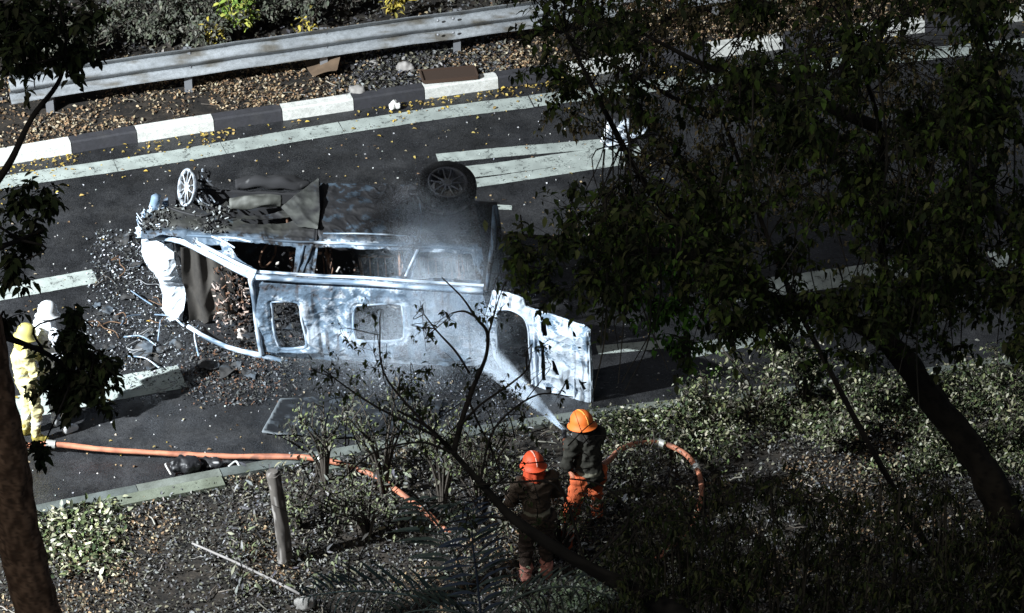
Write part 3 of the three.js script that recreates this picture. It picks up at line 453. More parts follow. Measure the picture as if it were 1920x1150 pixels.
// the tailgate, thrown open behind the roof edge
{
  const a = 22 * Math.PI / 180, hinge = onRoof(914, 560)[0], dirT = V(Math.cos(a), Math.sin(a), 0), nT = V(-Math.sin(a), Math.cos(a), 0), o = V(hinge, 1.86, 0);
  const onGate = (px, py) => { const p = onPlane(px, py, nT, nT.dot(o)); return [p.clone().sub(o).dot(dirT), -p.z]; };
  const outer = poly([[921, 547], [936, 549], [978, 561], [984, 576], [998, 583], [1030, 590], [1062, 600], [1096, 610], [1107, 620], [1111, 690], [1112, 768], [1098, 770], [1062, 764], [1046, 752], [1024, 738], [1004, 734], [962, 706], [938, 690], [924, 664], [912, 610], [910, 592]], onGate);
  const win = poly([[940, 576], [960, 578], [982, 591], [990, 606], [993, 650], [996, 722], [972, 706], [948, 688], [940, 670], [935, 630], [934, 582]], onGate);
  const hole = (pts) => inPoly(poly(pts, onGate));
  const f = cut(inPoly(outer), shrunk(inPoly(win), .012), hole([[1016, 600], [1025, 600], [1029, 626], [1022, 628], [1017, 616]]), hole([[1010, 634], [1021, 640], [1024, 660], [1025, 700], [1026, 712], [1020, 712], [1016, 680], [1018, 652]]), hole([[1036, 672], [1041, 674], [1050, 694], [1052, 700], [1046, 700], [1040, 690]]), hole([[1076, 615], [1082, 620], [1086, 628], [1079, 626]]), hole([[1085, 644], [1093, 648], [1092, 653], [1086, 651]]), hole([[1024, 722], [1037, 723], [1036, 735], [1028, 740]]), hole([[1064, 724], [1070, 721], [1068, 730], [1063, 730]]), hole([[1088, 704], [1093, 712], [1103, 712], [1102, 717], [1096, 718], [1102, 728], [1096, 732], [1093, 722], [1088, 714]]), hole([[1009, 648], [1014, 648], [1013, 654], [1009, 652]]));
  const gx = onGate(1008, 640)[0], fo = inPoly(outer), fw = inPoly(win);
  const map = (t, r) => o.clone().addScaledVector(dirT, t).add(V(0, 0, -r)).addScaledVector(nT, dent(t, r, 12, .035) + .022 * ss(.09, .05, Math.abs(fw(t, r) - .05)) + .03 * ss(.012, .03, t - gx) + .012 * Math.sin(r * 17) * ss(gx + .1, gx + .25, t) - .03 * ss(-.05, .0, fo(t, r)));
  const white = burnt(.42, .02, .06), bl = burnt(.2, .1, .05);
  const gate = mesh('tailgate', sheet(f, bounds(outer), .0125, map, .014, (p, t, r) => mixc(mixc(white(p), bl(p), ss(.25, .55, t - gx * .4) * ss(-.2, .3, r)), [.05, .05, .055], .7 * runs(t + 4, r) + .5 * ss(.3, .4, fbm(t * 9, r * 9, 5)))), tinted(.6, { metalness: .1 }), van);
  gate.userData.label = 'open tailgate of bare pale metal with torn slots';
  mesh('inner_skin', sheet(cut(shrunk(inPoly(outer), -.05), shrunk(inPoly(win), .04)), bounds(outer), .025, (t, r) => map(t, r).addScaledVector(nT, -.075), .006, () => SOOT), sooty, gate);
  const B = (pts, r, name) => mesh(name, paint(frame(pts.map(([x, y]) => { const [t, q] = onGate(x, y); return map(t, q); }), r, 8), (x, y, z) => white(V(x, y, z))), scorched, gate);
  B([[936, 578], [960, 578], [983, 592], [992, 612], [994, 650], [997, 722], [972, 706], [947, 688], [938, 668], [933, 630], [934, 584], [936, 578]], .014, 'window_frame');
  B([[1000, 592], [1004, 640], [1008, 700], [1008, 734]], .016, 'stiffener'); B([[1104, 622], [1108, 690], [1109, 766]], .014, 'stiffener'); B([[1079, 706], [1080, 740], [1080, 764]], .012, 'stiffener'); B([[924, 550], [916, 578], [910, 596]], .02, 'hinge');
  B([[1002, 612], [1020, 630], [1034, 640]], .009, 'wiper_arm'); B([[923, 548], [978, 562], [985, 577], [1030, 590], [1097, 611]], .011, 'seal_strip');
  // rear posts and the cross member left where the gate shut
  const rx = hinge - .02; mesh('rear_frame', paint(join([frame([V(rx, 1.84, -.68), V(rx + .03, 1.2, -.82), V(rx, .5, -.84)], .035), frame([V(rx, 1.84, .68), V(rx + .03, 1.2, .82), V(rx, .5, .84)], .035), frame([V(rx, .5, -.84), V(rx + .05, .48, 0), V(rx, .5, .84)], .04)]), (x, y, z) => burnt(-.25, .7, .2, .5)(V(x, y, z))), scorched, van);
}
// ---------------------------------------------------------------- people
const capsule = (x, y, z, [a, b, ra, rb]) => { const ex = b.x - a.x, ey = b.y - a.y, ez = b.z - a.z, t = cl(((x - a.x) * ex + (y - a.y) * ey + (z - a.z) * ez) / (ex * ex + ey * ey + ez * ez + 1e-9)); return Math.hypot(x - a.x - ex * t, y - a.y - ey * t, z - a.z - ez * t) - (ra + (rb - ra) * t); };
const blend = (bones, k) => (x, y, z) => { let d = 1e3; for (const b of bones) { const e = capsule(x, y, z, b), h = cl(.5 + .5 * (d - e) / k); d = d * (1 - h) + e * h - k * h * (1 - h); } return d; };
function wrapBones(bones, cell, k, folds = 0, clip) {
  const pad = .05, lo = [1e9, 1e9, 1e9], hi = [-1e9, -1e9, -1e9]; for (const [a, b, ra, rb] of bones) for (const [p, r] of [[a, ra], [b, rb]]) ['x', 'y', 'z'].forEach((c, i) => { lo[i] = Math.min(lo[i], p[c] - r - pad); hi[i] = Math.max(hi[i], p[c] + r + pad); });
  const f = blend(bones, k); return skin((x, y, z) => { let d = f(x, y, z) + (folds ? folds * (nz(x * 9, y * 15, z * 9) + .5 * nz(x * 22, y * 30, z * 22) - .6 * Math.max(0, 1 - 3 * Math.abs(nz(x * 7 + y * 3, y * 11, z * 7)))) : 0); return clip ? Math.max(d, clip(x, y, z)) : d; }, lo, hi, cell);
}
// one figure from its joints (metres, x to its right, z to its front, y up)
function person(label, at, turn, J, look, group) {
  const p = thing('person', label, 'person', [at.x, at.y, at.z], turn, group), j = {}; for (const [k, v] of Object.entries(J)) j[k] = V(...v);
  const body = [[j.pelvis, j.chest, .125, .145], [j.chest, j.neck, .125, .058], [j.neck, j.head, .055, .075]];
  const up = j.head.clone().sub(j.neck).normalize(), fw = V(...(look.face ?? [0, 0, 1])).normalize(), rt = up.clone().cross(fw).normalize();
  const hd = (a, b, c) => j.head.clone().addScaledVector(rt, a).addScaledVector(up, b).addScaledVector(fw, c);
  body.push([hd(0, .06, -.01), hd(0, .0, .0), .092, .085], [hd(0, -.02, .02), hd(0, -.075, .05), .066, .04], [hd(0, .02, .095), hd(0, -.015, .108), .009, .014], [hd(.085, .0, 0), hd(.088, -.03, 0), .014, .012], [hd(-.085, .0, 0), hd(-.088, -.03, 0), .014, .012], [hd(-.02, -.055, .09), hd(.02, -.055, .09), .008, .008]);
  const arms = [], legs = [], feet = [], hands = [];
  for (const s of ['L', 'R']) {
    const sh = j['shoulder' + s], el = j['elbow' + s], ha = j['hand' + s], hp = j['hip' + s], kn = j['knee' + s], an = j['ankle' + s], to = j['toe' + s];
    arms.push([j.chest.clone().lerp(sh, .5), sh, .08, .062], [sh, el, .058, .046], [el, ha, .046, .032]); legs.push([hp, kn, .09, .062], [kn, an, .06, .042], [j.pelvis, hp, .11, .1]); feet.push([an, an.clone().lerp(to, .4), .048, .046], [an.clone().add(V(0, -.045, 0)), to, .043, .036]);
    const d = ha.clone().sub(el).normalize(), sd = V(0, 1, 0).cross(d).normalize(), n = d.clone().cross(sd), hb = [], H = (a, b, c) => ha.clone().addScaledVector(sd, a).addScaledVector(n, b).addScaledVector(d, c);
    hb.push([H(-.02, 0, .03), H(-.025, 0, .085), .022, .02], [H(.02, 0, .03), H(.025, 0, .085), .022, .02], [H(0, 0, -.02), H(0, 0, .05), .03, .026]);
    [[-.032, .058], [-.011, .07], [.011, .066], [.032, .05]].forEach(([x, l]) => { hb.push([H(x, 0, .088), H(x * 1.05, -.012, .088 + l * .5), .0105, .0095], [H(x * 1.05, -.012, .088 + l * .5), H(x * 1.05, -.045, .088 + l * .7), .0095, .0085]); });
    const th = s === 'L' ? .03 : -.03; hb.push([H(th, 0, .03), H(th * 1.8, -.015, .06), .014, .012], [H(th * 1.8, -.015, .06), H(th * 1.5, -.035, .09), .012, .0095]);
    hands.push(hb);
  }
  const b1 = wrapBones([...body, ...arms, ...legs, ...feet], .014, .035), hg = hands.map((h) => wrapBones(h, .0055, .008));
  mesh('body', join(look.gloves ? [b1] : [b1, ...hg]), std(look.skin ?? [.36, .22, .15], .6), p);
  for (const s of [-1, 1]) mesh('eye', new THREE.SphereGeometry(.011, 8, 6).translate(...hd(s * .034, .02, .085).toArray()), std([.03, .025, .02], .3), p);
  if (look.gloves) hg.forEach((g) => mesh('glove', g, std(look.gloves, .8), p));
  const swell = (list, k) => list.map(([a, b, ra, rb]) => [a, b, ra + k, rb + k]);
  const hem = j.pelvis.y - (look.hem ?? .14), neckY = j.neck.y + .01;
  const jk = wrapBones([...swell([[j.pelvis, j.chest, .135, .15], [j.chest, j.neck, .13, .07]], .012), ...swell(arms, .013), ...swell([[j.pelvis, j.hipL.clone().add(V(0, -.08, 0)), .12, .11], [j.pelvis, j.hipR.clone().add(V(0, -.08, 0)), .12, .11]], .01)], .014, .05, .024, (x, y, z) => Math.max(hem - y, y - neckY - .03));
  const bands = (g, base, stripes) => paint(g, (x, y, z) => { let c = base.map((v) => v * (1 + .35 * fbm(x * 6, y * 6, z * 6) + .2 * nz(x * 40, y * 40, z * 40))); for (const [h, w, col] of stripes ?? []) if (Math.abs(y - h) < w) c = col; return c; });
  mesh('jacket', bands(jk, look.jacket, look.jacketBands), tinted(.85), p);
  const tr = wrapBones(swell(legs, .015), .014, .04, .024, (x, y, z) => Math.max(.10 - y, y - j.pelvis.y - .06));
  mesh('trousers', bands(tr, look.trousers, look.trouserBands), tinted(.85), p);
  const shoe = (s) => { const an = j['ankle' + s], to = j['toe' + s], kn = j['knee' + s]; return wrapBones([[an.clone().lerp(kn, .35), an, .062, .06], [an, an.clone().lerp(to, .5), .058, .056], [an.clone().add(V(0, -.045, 0)), to, .052, .046]], .012, .02); };
  for (const s of ['L', 'R']) mesh('boot', shoe(s), std(look.boots, .6), p);
  if (look.helmet) {
    const prof = [[.0, .155], [.05, .15], [.1, .125], [.135, .075], [.148, .02], [.15, -.03], [.19, -.055], [.192, -.065], [.148, -.05], [.14, -.03], [.137, .02], [.125, .07], [.09, .112], [.045, .138], [0, .143]].map(([r, h]) => new THREE.Vector2(r, h));
    const hs = look.size ?? 1, q = new THREE.Quaternion().setFromRotationMatrix(new THREE.Matrix4().makeBasis(rt, up, fw)), put = (g) => g.scale(hs, hs, hs).applyQuaternion(q).translate(...hd(0, .05, -.01).toArray());
    const h = mesh('helmet', put(new THREE.LatheGeometry(prof, 28).scale(.98, 1, 1.14)), std(look.helmet, .6), p);
    mesh('helmet_ridge', put(new THREE.TorusGeometry(.146, .013, 8, 24, Math.PI).rotateY(Math.PI / 2).scale(1, 1, 1.1).translate(0, .005, 0)), std(look.ridge ?? look.helmet.map((v) => v * .7), .4), h);
    if (look.cape) { const cp = skin((x, y, z) => { const r = Math.hypot(x, z * .9), d = Math.abs(r - (.125 + (-.04 - y) * .12 + .008 * Math.sin(Math.atan2(x, z) * 9))) - .008; return Math.max(d, y + .03, -.25 - y, z - .07); }, [-.22, -.28, -.24], [.22, 0, .2], .012); mesh('neck_flap', put(cp), std(look.cape, .9), h); }
    if (look.visor) mesh('visor', put(new THREE.SphereGeometry(.155, 20, 10, Math.PI * .2, Math.PI * .6, Math.PI * .45, Math.PI * .22).scale(1, 1, 1.12)), std([.03, .03, .035], .15), h);
  } else mesh('hair', wrapBones([[hd(0, .075, -.03), hd(0, .02, -.05), .092, .085]], .011, .02, .004), std([.02, .015, .012], .7), p);
  return p;
}
const stand = { pelvis: [0, .92, 0], chest: [0, 1.22, .01], neck: [0, 1.43, .01], head: [0, 1.53, .03], shoulderL: [-.19, 1.36, 0], shoulderR: [.19, 1.36, 0], elbowL: [-.25, 1.1, .02], elbowR: [.25, 1.1, .02], handL: [-.24, .88, .1], handR: [.24, .88, .1], hipL: [-.1, .88, 0], hipR: [.1, .88, 0], kneeL: [-.12, .48, .03], kneeR: [.12, .48, .03], ankleL: [-.13, .09, 0], ankleR: [.13, .09, 0], toeL: [-.15, .04, .15], toeR: [.15, .04, .15] };
const pose = (o) => ({ ...stand, ...o });
const ORANGE = [.85, .16, .035], drab = [.028, .027, .02];
const aim = G(840, 640, .9);
// the nozzle holder, back towards the near verge
const footA = G(1102, 1000); footA.y = nearGround(footA.x, footA.z) - .02;
const turnA = Math.atan2(aim.x - footA.x, aim.z - footA.z);
const nozzleMan = person('person in orange helmet and orange trousers spraying the van with a hose', footA, turnA, pose({ pelvis: [0, .90, -.02], chest: [.0, 1.2, .06], neck: [0, 1.4, .11], head: [0, 1.49, .15], shoulderL: [-.2, 1.33, .1], shoulderR: [.2, 1.33, .06], elbowL: [-.27, 1.1, .26], elbowR: [.3, 1.1, .02], handL: [-.06, 1.08, .42], handR: [.14, .98, .2], hipL: [-.11, .86, .0], hipR: [.11, .86, -.02], kneeL: [-.2, .48, .16], kneeR: [.27, .47, -.04], ankleL: [-.24, .09, .16], ankleR: [.44, .09, -.2], toeL: [-.27, .04, .30], toeR: [.52, .04, -.08] }),
  { helmet: [.95, .20, .03], ridge: [.95, .42, .08], jacket: drab, trousers: [.72, .15, .05], trouserBands: [[.34, .03, [.75, .68, .55]], [.22, .02, [.75, .68, .55]]], jacketBands: [[.98, .02, [.25, .24, .18]]], gloves: [.05, .045, .04], boots: [.03, .03, .03], cape: [.03, .028, .025], visor: true, hem: .1, size: .9 });
// the second one behind the first
const footB = G(1006, 1086); footB.y = nearGround(footB.x, footB.z) - .02;
person('person in red helmet with neck flap and brown jacket behind the hose sprayer', footB, Math.PI + .35, pose({ pelvis: [0, .95, 0], chest: [0, 1.25, .05], neck: [0, 1.46, .09], head: [0, 1.56, .12], shoulderL: [-.2, 1.39, .06], shoulderR: [.2, 1.39, .04], elbowL: [-.28, 1.13, .12], elbowR: [.27, 1.13, .12], handL: [-.14, 1.04, .33], handR: [.12, 1.04, .34], hipL: [-.1, .9, 0], hipR: [.1, .9, 0] }),
  { helmet: [.85, .10, .03], ridge: [.9, .45, .35], jacket: [.075, .05, .032], trousers: [.055, .036, .026], trouserBands: [[.2, .09, [.75, .32, .25]]], jacketBands: [[1.05, .02, [.3, .28, .2]]], gloves: [.05, .05, .05], boots: [.62, .26, .2], cape: [.70, .09, .03], hem: .16, size: .82 });
// the one in yellow by the tree
const footY = G(64, 822); footY.y = 0;
const inYellow = person('person in yellow suit and yellow helmet standing by the orange hose end', footY, 1.9, pose({ pelvis: [.03, .9, -.05], chest: [.02, 1.18, -.06], neck: [.0, 1.4, -.03], head: [0, 1.49, .01], shoulderL: [-.19, 1.33, -.04], shoulderR: [.19, 1.33, -.05], elbowL: [-.25, 1.08, .04], elbowR: [.26, 1.1, .04], handL: [-.12, 1.0, .26], handR: [.16, 1.02, .28], hipL: [-.09, .87, -.03], hipR: [.1, .87, -.05], kneeL: [-.12, .47, .06], kneeR: [.12, .46, -.02], ankleR: [.13, .09, -.12], toeR: [.15, .04, .03] }),
  { helmet: [.60, .52, .16], jacket: [.62, .56, .27], trousers: [.62, .57, .30], jacketBands: [[1.0, .022, [.5, .5, .45]]], trouserBands: [[.3, .03, [.85, .85, .8]]], gloves: [.7, .5, .12], boots: [.35, .28, .06], cape: [.7, .55, .1], hem: .24, size: .85 });
const footW = G(114, 806); footW.y = 0;
const inWhite = person('person in white clothes and white helmet beside the yellow suited person', footW, 2.3, pose({ pelvis: [-.02, .95, 0], chest: [.08, 1.27, -.02], neck: [.12, 1.5, .0], head: [.13, 1.62, .03], shoulderL: [-.09, 1.43, -.02], shoulderR: [.3, 1.43, -.02], elbowL: [-.15, 1.16, .06], elbowR: [.35, 1.15, .06], handL: [-.06, 1.05, .26], handR: [.24, 1.02, .26], hipL: [-.11, .91, 0], hipR: [.09, .91, 0] }),
  { helmet: [.82, .84, .86], jacket: [.74, .77, .82], trousers: [.68, .70, .74], gloves: [.6, .6, .6], boots: [.6, .6, .6], cape: [.75, .77, .8], hem: .2, size: .88 });

inYellow.scale.set(.82, 1, .82); inWhite.scale.set(.85, 1, .85);
// ---------------------------------------------------------------- the hose
{
  const rubber = tinted(.6), hosePaint = (g) => paint(g, (x, y, z) => mixc(mixc([.60, .23, .13], [.26, .10, .06], cl(.35 + 1.6 * fbm(x * 5, y * 5, z * 5) + .3 * nz(x * 30, y * 30, z * 30))), [.06, .05, .045], .7 * ss(.22, .34, fbm(x * 3, y * 3 + 4, z * 9))));
  const g1 = (px, py, h = .05) => { const p = G(px, py, h); return p; };
  const hose = thing('fire_hose', 'orange fire hose stretched across the road from the yellow suited person', 'hose');
  const p1 = [[30, 838, .12], [95, 833, .14], [180, 842, .10], [300, 850, .08], [430, 856, .07], [540, 857, .10], [600, 861, .13], [660, 876, .12], [715, 900, .12], [765, 936, .16], [800, 962, .10], [830, 990, -.02], [880, 1030, -.12], [930, 1062, -.14]].map(([a, b, h]) => G(a, b, h));
  mesh('hose_line', hosePaint(tube(p1, .034, 12, 22, .25)), rubber, hose);
  for (const k of [1, 6]) { const c = p1[k], d = p1[k + 1].clone().sub(c).normalize(); mesh('coupling', new THREE.CylinderGeometry(.05, .05, .11, 14).applyQuaternion(new THREE.Quaternion().setFromUnitVectors(V(0, 1, 0), d)).translate(c.x, c.y, c.z), std([.55, .55, .52], .4, { metalness: .5 }), hose); }
  const hose2 = thing('fire_hose', 'orange fire hose looping through the undergrowth to the sprayer', 'hose');
  nozzleMan.updateMatrixWorld(true);
  const L = (x, y, z) => V(x, y, z).applyMatrix4(nozzleMan.matrixWorld), hR = L(.1, 1.0, .3), tip = L(-.05, 1.12, .62);
  const p2 = [tip.clone().lerp(hR, .35), hR, L(.2, .92, .0), G(1136, 868, .62), G(1166, 842, .42), G(1200, 832, .28), G(1240, 831, .2), G(1280, 848, .16), G(1306, 878, .15), G(1316, 915, .13), G(1310, 952, .12), G(1285, 1000, .06), G(1230, 1050, .05)];
  mesh('hose_line', hosePaint(tube(p2, .032, 12, 22, .25)), rubber, hose2);
  for (const k of [6, 8]) { const c = p2[k], d = p2[k + 1].clone().sub(c).normalize(); mesh('coupling', new THREE.CylinderGeometry(.048, .048, .09, 14).applyQuaternion(new THREE.Quaternion().setFromUnitVectors(V(0, 1, 0), d)).translate(c.x, c.y, c.z), std([.7, .7, .66], .4, { metalness: .4 }), hose2); }
  const dn = tip.clone().sub(hR).normalize(); mesh('nozzle', new THREE.LatheGeometry([[0, 0], [.03, 0], [.034, .1], [.022, .16], [.03, .26], [.02, .27], [0, .27]].map(([r, h]) => new THREE.Vector2(r, h)), 16).applyQuaternion(new THREE.Quaternion().setFromUnitVectors(V(0, 1, 0), dn)).translate(...tip.clone().addScaledVector(dn, -.27).toArray()), std([.12, .12, .13], .4, { metalness: .5 }), hose2);
  // the jet and the mist it throws up: drops in the air
  const drops = [], end = G(838, 610, .8), mid = tip.clone().lerp(end, .5).add(V(0, .12, 0)), q = new THREE.QuadraticBezierCurve3(tip, mid, end), c = [.72, .84, .97];
  const put = (p, s) => drops.push([p, 0, rnd() * 6, 0, s, null]);
  const threads = Array.from({ length: 120 }, () => [Math.sqrt(rnd()), rnd() * 6.28, rr(.5, 1)]);
  for (let i = 0; i < 150000; i++) { const t = Math.pow(rnd(), .75), p = q.getPoint(t), [f, a0, reach] = pick(threads); if (t > reach) continue; const r = (.02 + .32 * t) * f + gauss() * .02 * t, a = a0 + gauss() * .12; put(p.add(V(Math.cos(a) * r, Math.sin(a) * r * .8, gauss() * .17 * t)), rr(.0008, .0019)); }
  const wisp = (p, k) => fbm(p.x * 1.3 + p.y * .8, p.y * 1.1, p.z * 1.3 + 7) > k - .18 + .3 * rnd() - .12;
  for (let i = 0; i < 860000; i++) { const t = rnd(), p = G(832, 640, .8).lerp(G(812, 430, 1.7), t).add(V(gauss() * (.7 - .22 * t), gauss() * .45 + .14, gauss() * .5)); if (wisp(p, .02)) put(p, rr(.0006, .0013)); }
  for (let i = 0; i < 150000; i++) { const p = G(720, 625, 1.0).add(V(gauss() * .9, gauss() * .35, .25 + gauss() * .3)); if (wisp(p, .05)) put(p, rr(.0006, .0012)); }
  for (let i = 0; i < 100000; i++) { const p = G(770 + gauss() * 170, 700 + gauss() * 22, .25).add(V(0, Math.abs(gauss()) * .35, gauss() * .35)); if (wisp(p, .05)) put(p, rr(.0006, .0012)); }
  const spray = copies('water_spray', new THREE.OctahedronGeometry(1, 0), std(c, .35), drops); tag(spray, 'white water spray and mist blown from the nozzle over the van roof', 'water spray');
}
// ---------------------------------------------------------------- things lying about
const lumpy = (c, r, k, f, sx = 1, sy = 1, sz = 1, cell = .02) => skin((x, y, z) => (Math.hypot(x / sx, y / sy, z / sz) - r * (1 + k * fbm(x * f + c.x, y * f, z * f + c.z) * 2)) * Math.min(sx, sy, sz), [-r * 1.7 * sx, -r * 1.7 * sy, -r * 1.7 * sz], [r * 1.7 * sx, r * 1.7 * sy, r * 1.7 * sz], cell);
{
  const b = G(531, 1052), y = nearGround(b.x, b.z), g = thing('wooden_post', 'weathered round timber post standing at the near road edge', 'post', [b.x, y, b.z]);
  const postC = (x, yy, z) => mixc(mixc([.15, .135, .12], [.05, .044, .04], cl(.5 + 1.6 * fbm(x * 16, yy * 2, z * 16))), [.34, .32, .3], ss(.2, .4, nz(x * 30, yy * 4, z * 30)));
  mesh('shaft', paint(tube([V(.03, -.3, 0), V(.01, .4, 0), V(-.03, .9, .0), V(-.075, 1.27, 0)], [.09, .085, .083, .08], 26, 30, .12), postC), tinted(.95), g); mesh('cap', paint(new THREE.CylinderGeometry(.06, .079, .04, 20).translate(-.077, 1.285, 0), postC), tinted(.95), g);
  const a = G(360, 1019, .08), e = G(562, 1114, .12); const pole = mesh('fallen_pole', paint(tube([a, a.clone().lerp(e, .5).add(V(0, .02, 0)), e], [.013, .016, .018], 8, 10, .2), (x, yy, z) => mixc([.36, .34, .33], [.16, .15, .14], cl(.4 + fbm(x * 8, yy * 8, z * 8)))), tinted(.9)); tag(pole, 'thin pale pole lying on the leaf litter', 'pole');
  const rk = G(572, 1132, .05); const rock = mesh('stone', paint(lumpy(rk, .1, .35, 9, 1.2, .7, 1), (x, yy, z) => mixc([.42, .41, .39], [.16, .15, .14], cl(.3 + fbm(x * 14, yy * 14, z * 14)))), tinted(.95)); rock.position.copy(rk); tag(rock, 'pale stone at the end of the thin pole', 'stone');
  const bk = G(350, 884); const bag = thing('charred_bag', 'black scorched bag lying by the concrete edging', 'bag', [bk.x, 0, bk.z], .2);
  mesh('bag_body', paint(lumpy(bk, .14, .4, 7, 1.25, .7, .9, .015).translate(0, .1, 0), (x, yy, z) => mixc([.012, .012, .014], [.35, .35, .36], ss(.3, .4, fbm(x * 9, yy * 16, z * 9) + .2 * nz(x * 50, yy * 50, z * 50)))), tinted(.5), bag);
  mesh('strap', tube([V(-.2, .05, .1), V(-.25, .13, 0), V(-.2, .05, -.12)], .012, 6), std([.6, .58, .55], .8), bag); mesh('strap', tube([V(.5, .03, .05), V(.6, .06, .0), V(.62, .03, .14), V(.55, .02, .2)], .014, 6), std([.5, .52, .5], .8), bag);
  const rg = G(398, 872); const rag = mesh('charred_rag', paint(lumpy(rg, .12, .5, 9, 1.6, .45, .8, .015), (x, yy, z) => mixc([.012, .012, .014], [.4, .4, .4], ss(.3, .5, nz(x * 24, yy * 24, z * 24)))), tinted(.7)); rag.position.set(rg.x, .04, rg.z); tag(rag, 'flat black burnt rag beside the scorched bag', 'rag');
  // a dark sheet of body panel lying in front of the roof
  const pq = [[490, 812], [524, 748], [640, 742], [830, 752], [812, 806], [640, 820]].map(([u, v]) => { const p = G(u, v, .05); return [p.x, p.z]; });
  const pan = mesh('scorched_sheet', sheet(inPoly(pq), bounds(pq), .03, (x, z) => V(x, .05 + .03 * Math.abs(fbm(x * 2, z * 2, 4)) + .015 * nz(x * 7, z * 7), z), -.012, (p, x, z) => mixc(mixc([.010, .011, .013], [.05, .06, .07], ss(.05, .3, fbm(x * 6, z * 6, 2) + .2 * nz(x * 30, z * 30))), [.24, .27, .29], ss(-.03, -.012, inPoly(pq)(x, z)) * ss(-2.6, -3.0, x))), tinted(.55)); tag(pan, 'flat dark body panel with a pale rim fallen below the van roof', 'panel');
  // crumpled thing beyond the lane lines
  const cp = thing('crumpled_fender', 'crumpled pale blue metal piece lying beyond the rear wheel', 'car part', G(1160, 262).toArray());
  const F = (px, py, h) => G(px, py, h).sub(G(1160, 262)); const cc = (x, y, z) => mixc([.72, .76, .80], [.22, .28, .36], cl(.35 + 2 * fbm(x * 9, y * 9, z * 9)));
  mesh('bent_bar', paint(tube([F(1130, 268, .06), F(1140, 244, .2), F(1148, 224, .28)], .045, 8, 8, .3), () => [.78, .82, .85]), tinted(.6), cp);
  const folds = (poly0, h, k) => { const q = poly0.map(([a, b]) => { const p = F(a, b, h); return [p.x, p.z]; }); return sheet(inPoly(q), bounds(q), .018, (x, z) => V(x, h + k * (Math.sin(x * 24 + z * 9) * .5 + 2 * fbm(x * 5, z * 5, 8)), z), -.006, (p) => cc(p.x, p.y, p.z)); };
  mesh('torn_skin', folds([[1135, 272], [1146, 246], [1166, 240], [1182, 262], [1174, 278], [1152, 280]], .09, .07), tinted(.55), cp); mesh('torn_skin', folds([[1155, 228], [1181, 226], [1182, 240], [1166, 246], [1156, 240]], .22, .05), tinted(.55), cp); mesh('torn_skin', folds([[1176, 246], [1194, 236], [1215, 236], [1212, 250], [1190, 254]], .12, .06), tinted(.55), cp);
  // pieces on the far verge
  const cb = G(602, 130, .2); const card = mesh('cardboard_sheet', sheet(inPoly([[-.25, -.2], [.1, -.32], [.28, -.1], [.24, .22], [-.1, .25]]), [-.4, .4, -.4, .4], .03, (x, z) => V(cb.x + x, .26 + .10 * Math.sin(x * 5 + z * 3) + z * -.25, cb.z + z), -.006, (p) => mixc([.20, .135, .085], [.09, .06, .038], cl(.5 + fbm(p.x * 5, p.y * 5, p.z * 5)))), tinted(.95)); tag(card, 'curled brown sheet on the far verge under the guardrail', 'sheet');
  const bx = thing('rusty_tray', 'shallow rusty brown tray lying behind a white kerb block', 'tray', G(842, 143, .18).toArray(), .18); mesh('tray_base', boxAt(.78, .03, .3, 0, .02, 0), std([.05, .03, .02], .95), bx); for (const s of [-1, 1]) { mesh('tray_side', boxAt(.78, .05, .02, 0, .03, s * .16), std([.06, .034, .022], .95), bx); mesh('tray_side', boxAt(.02, .05, .3, s * .395, .03, 0), std([.055, .032, .02], .95), bx); }
  const wp = G(739, 203, .02); const paper = mesh('crumpled_paper', paint(lumpy(wp, .075, .55, 14, 1, .8, 1, .01), () => [.75, .74, .70]), tinted(.9)); paper.position.set(wp.x, .06, wp.z); tag(paper, 'crumpled white paper in the gutter below a black kerb block', 'paper');
  for (const [a, b] of [[905, 62], [670, 172], [700, 118], [760, 128]]) { const p = G(a, b, .15), r = rr(.06, .12); const m = mesh('stone', paint(lumpy(p, r, .35, 8, 1.2, .8, 1, .02), (x, y, z) => mixc([.4, .38, .36], [.16, .15, .14], cl(.4 + fbm(x * 10, y * 10, z * 10)))), tinted(.95)); m.position.set(p.x, farGround(p.x, p.z) + r * .3, p.z); tag(m, 'small grey stone on the far verge between kerb and guardrail', 'stone', 'stones on the far verge'); }
}
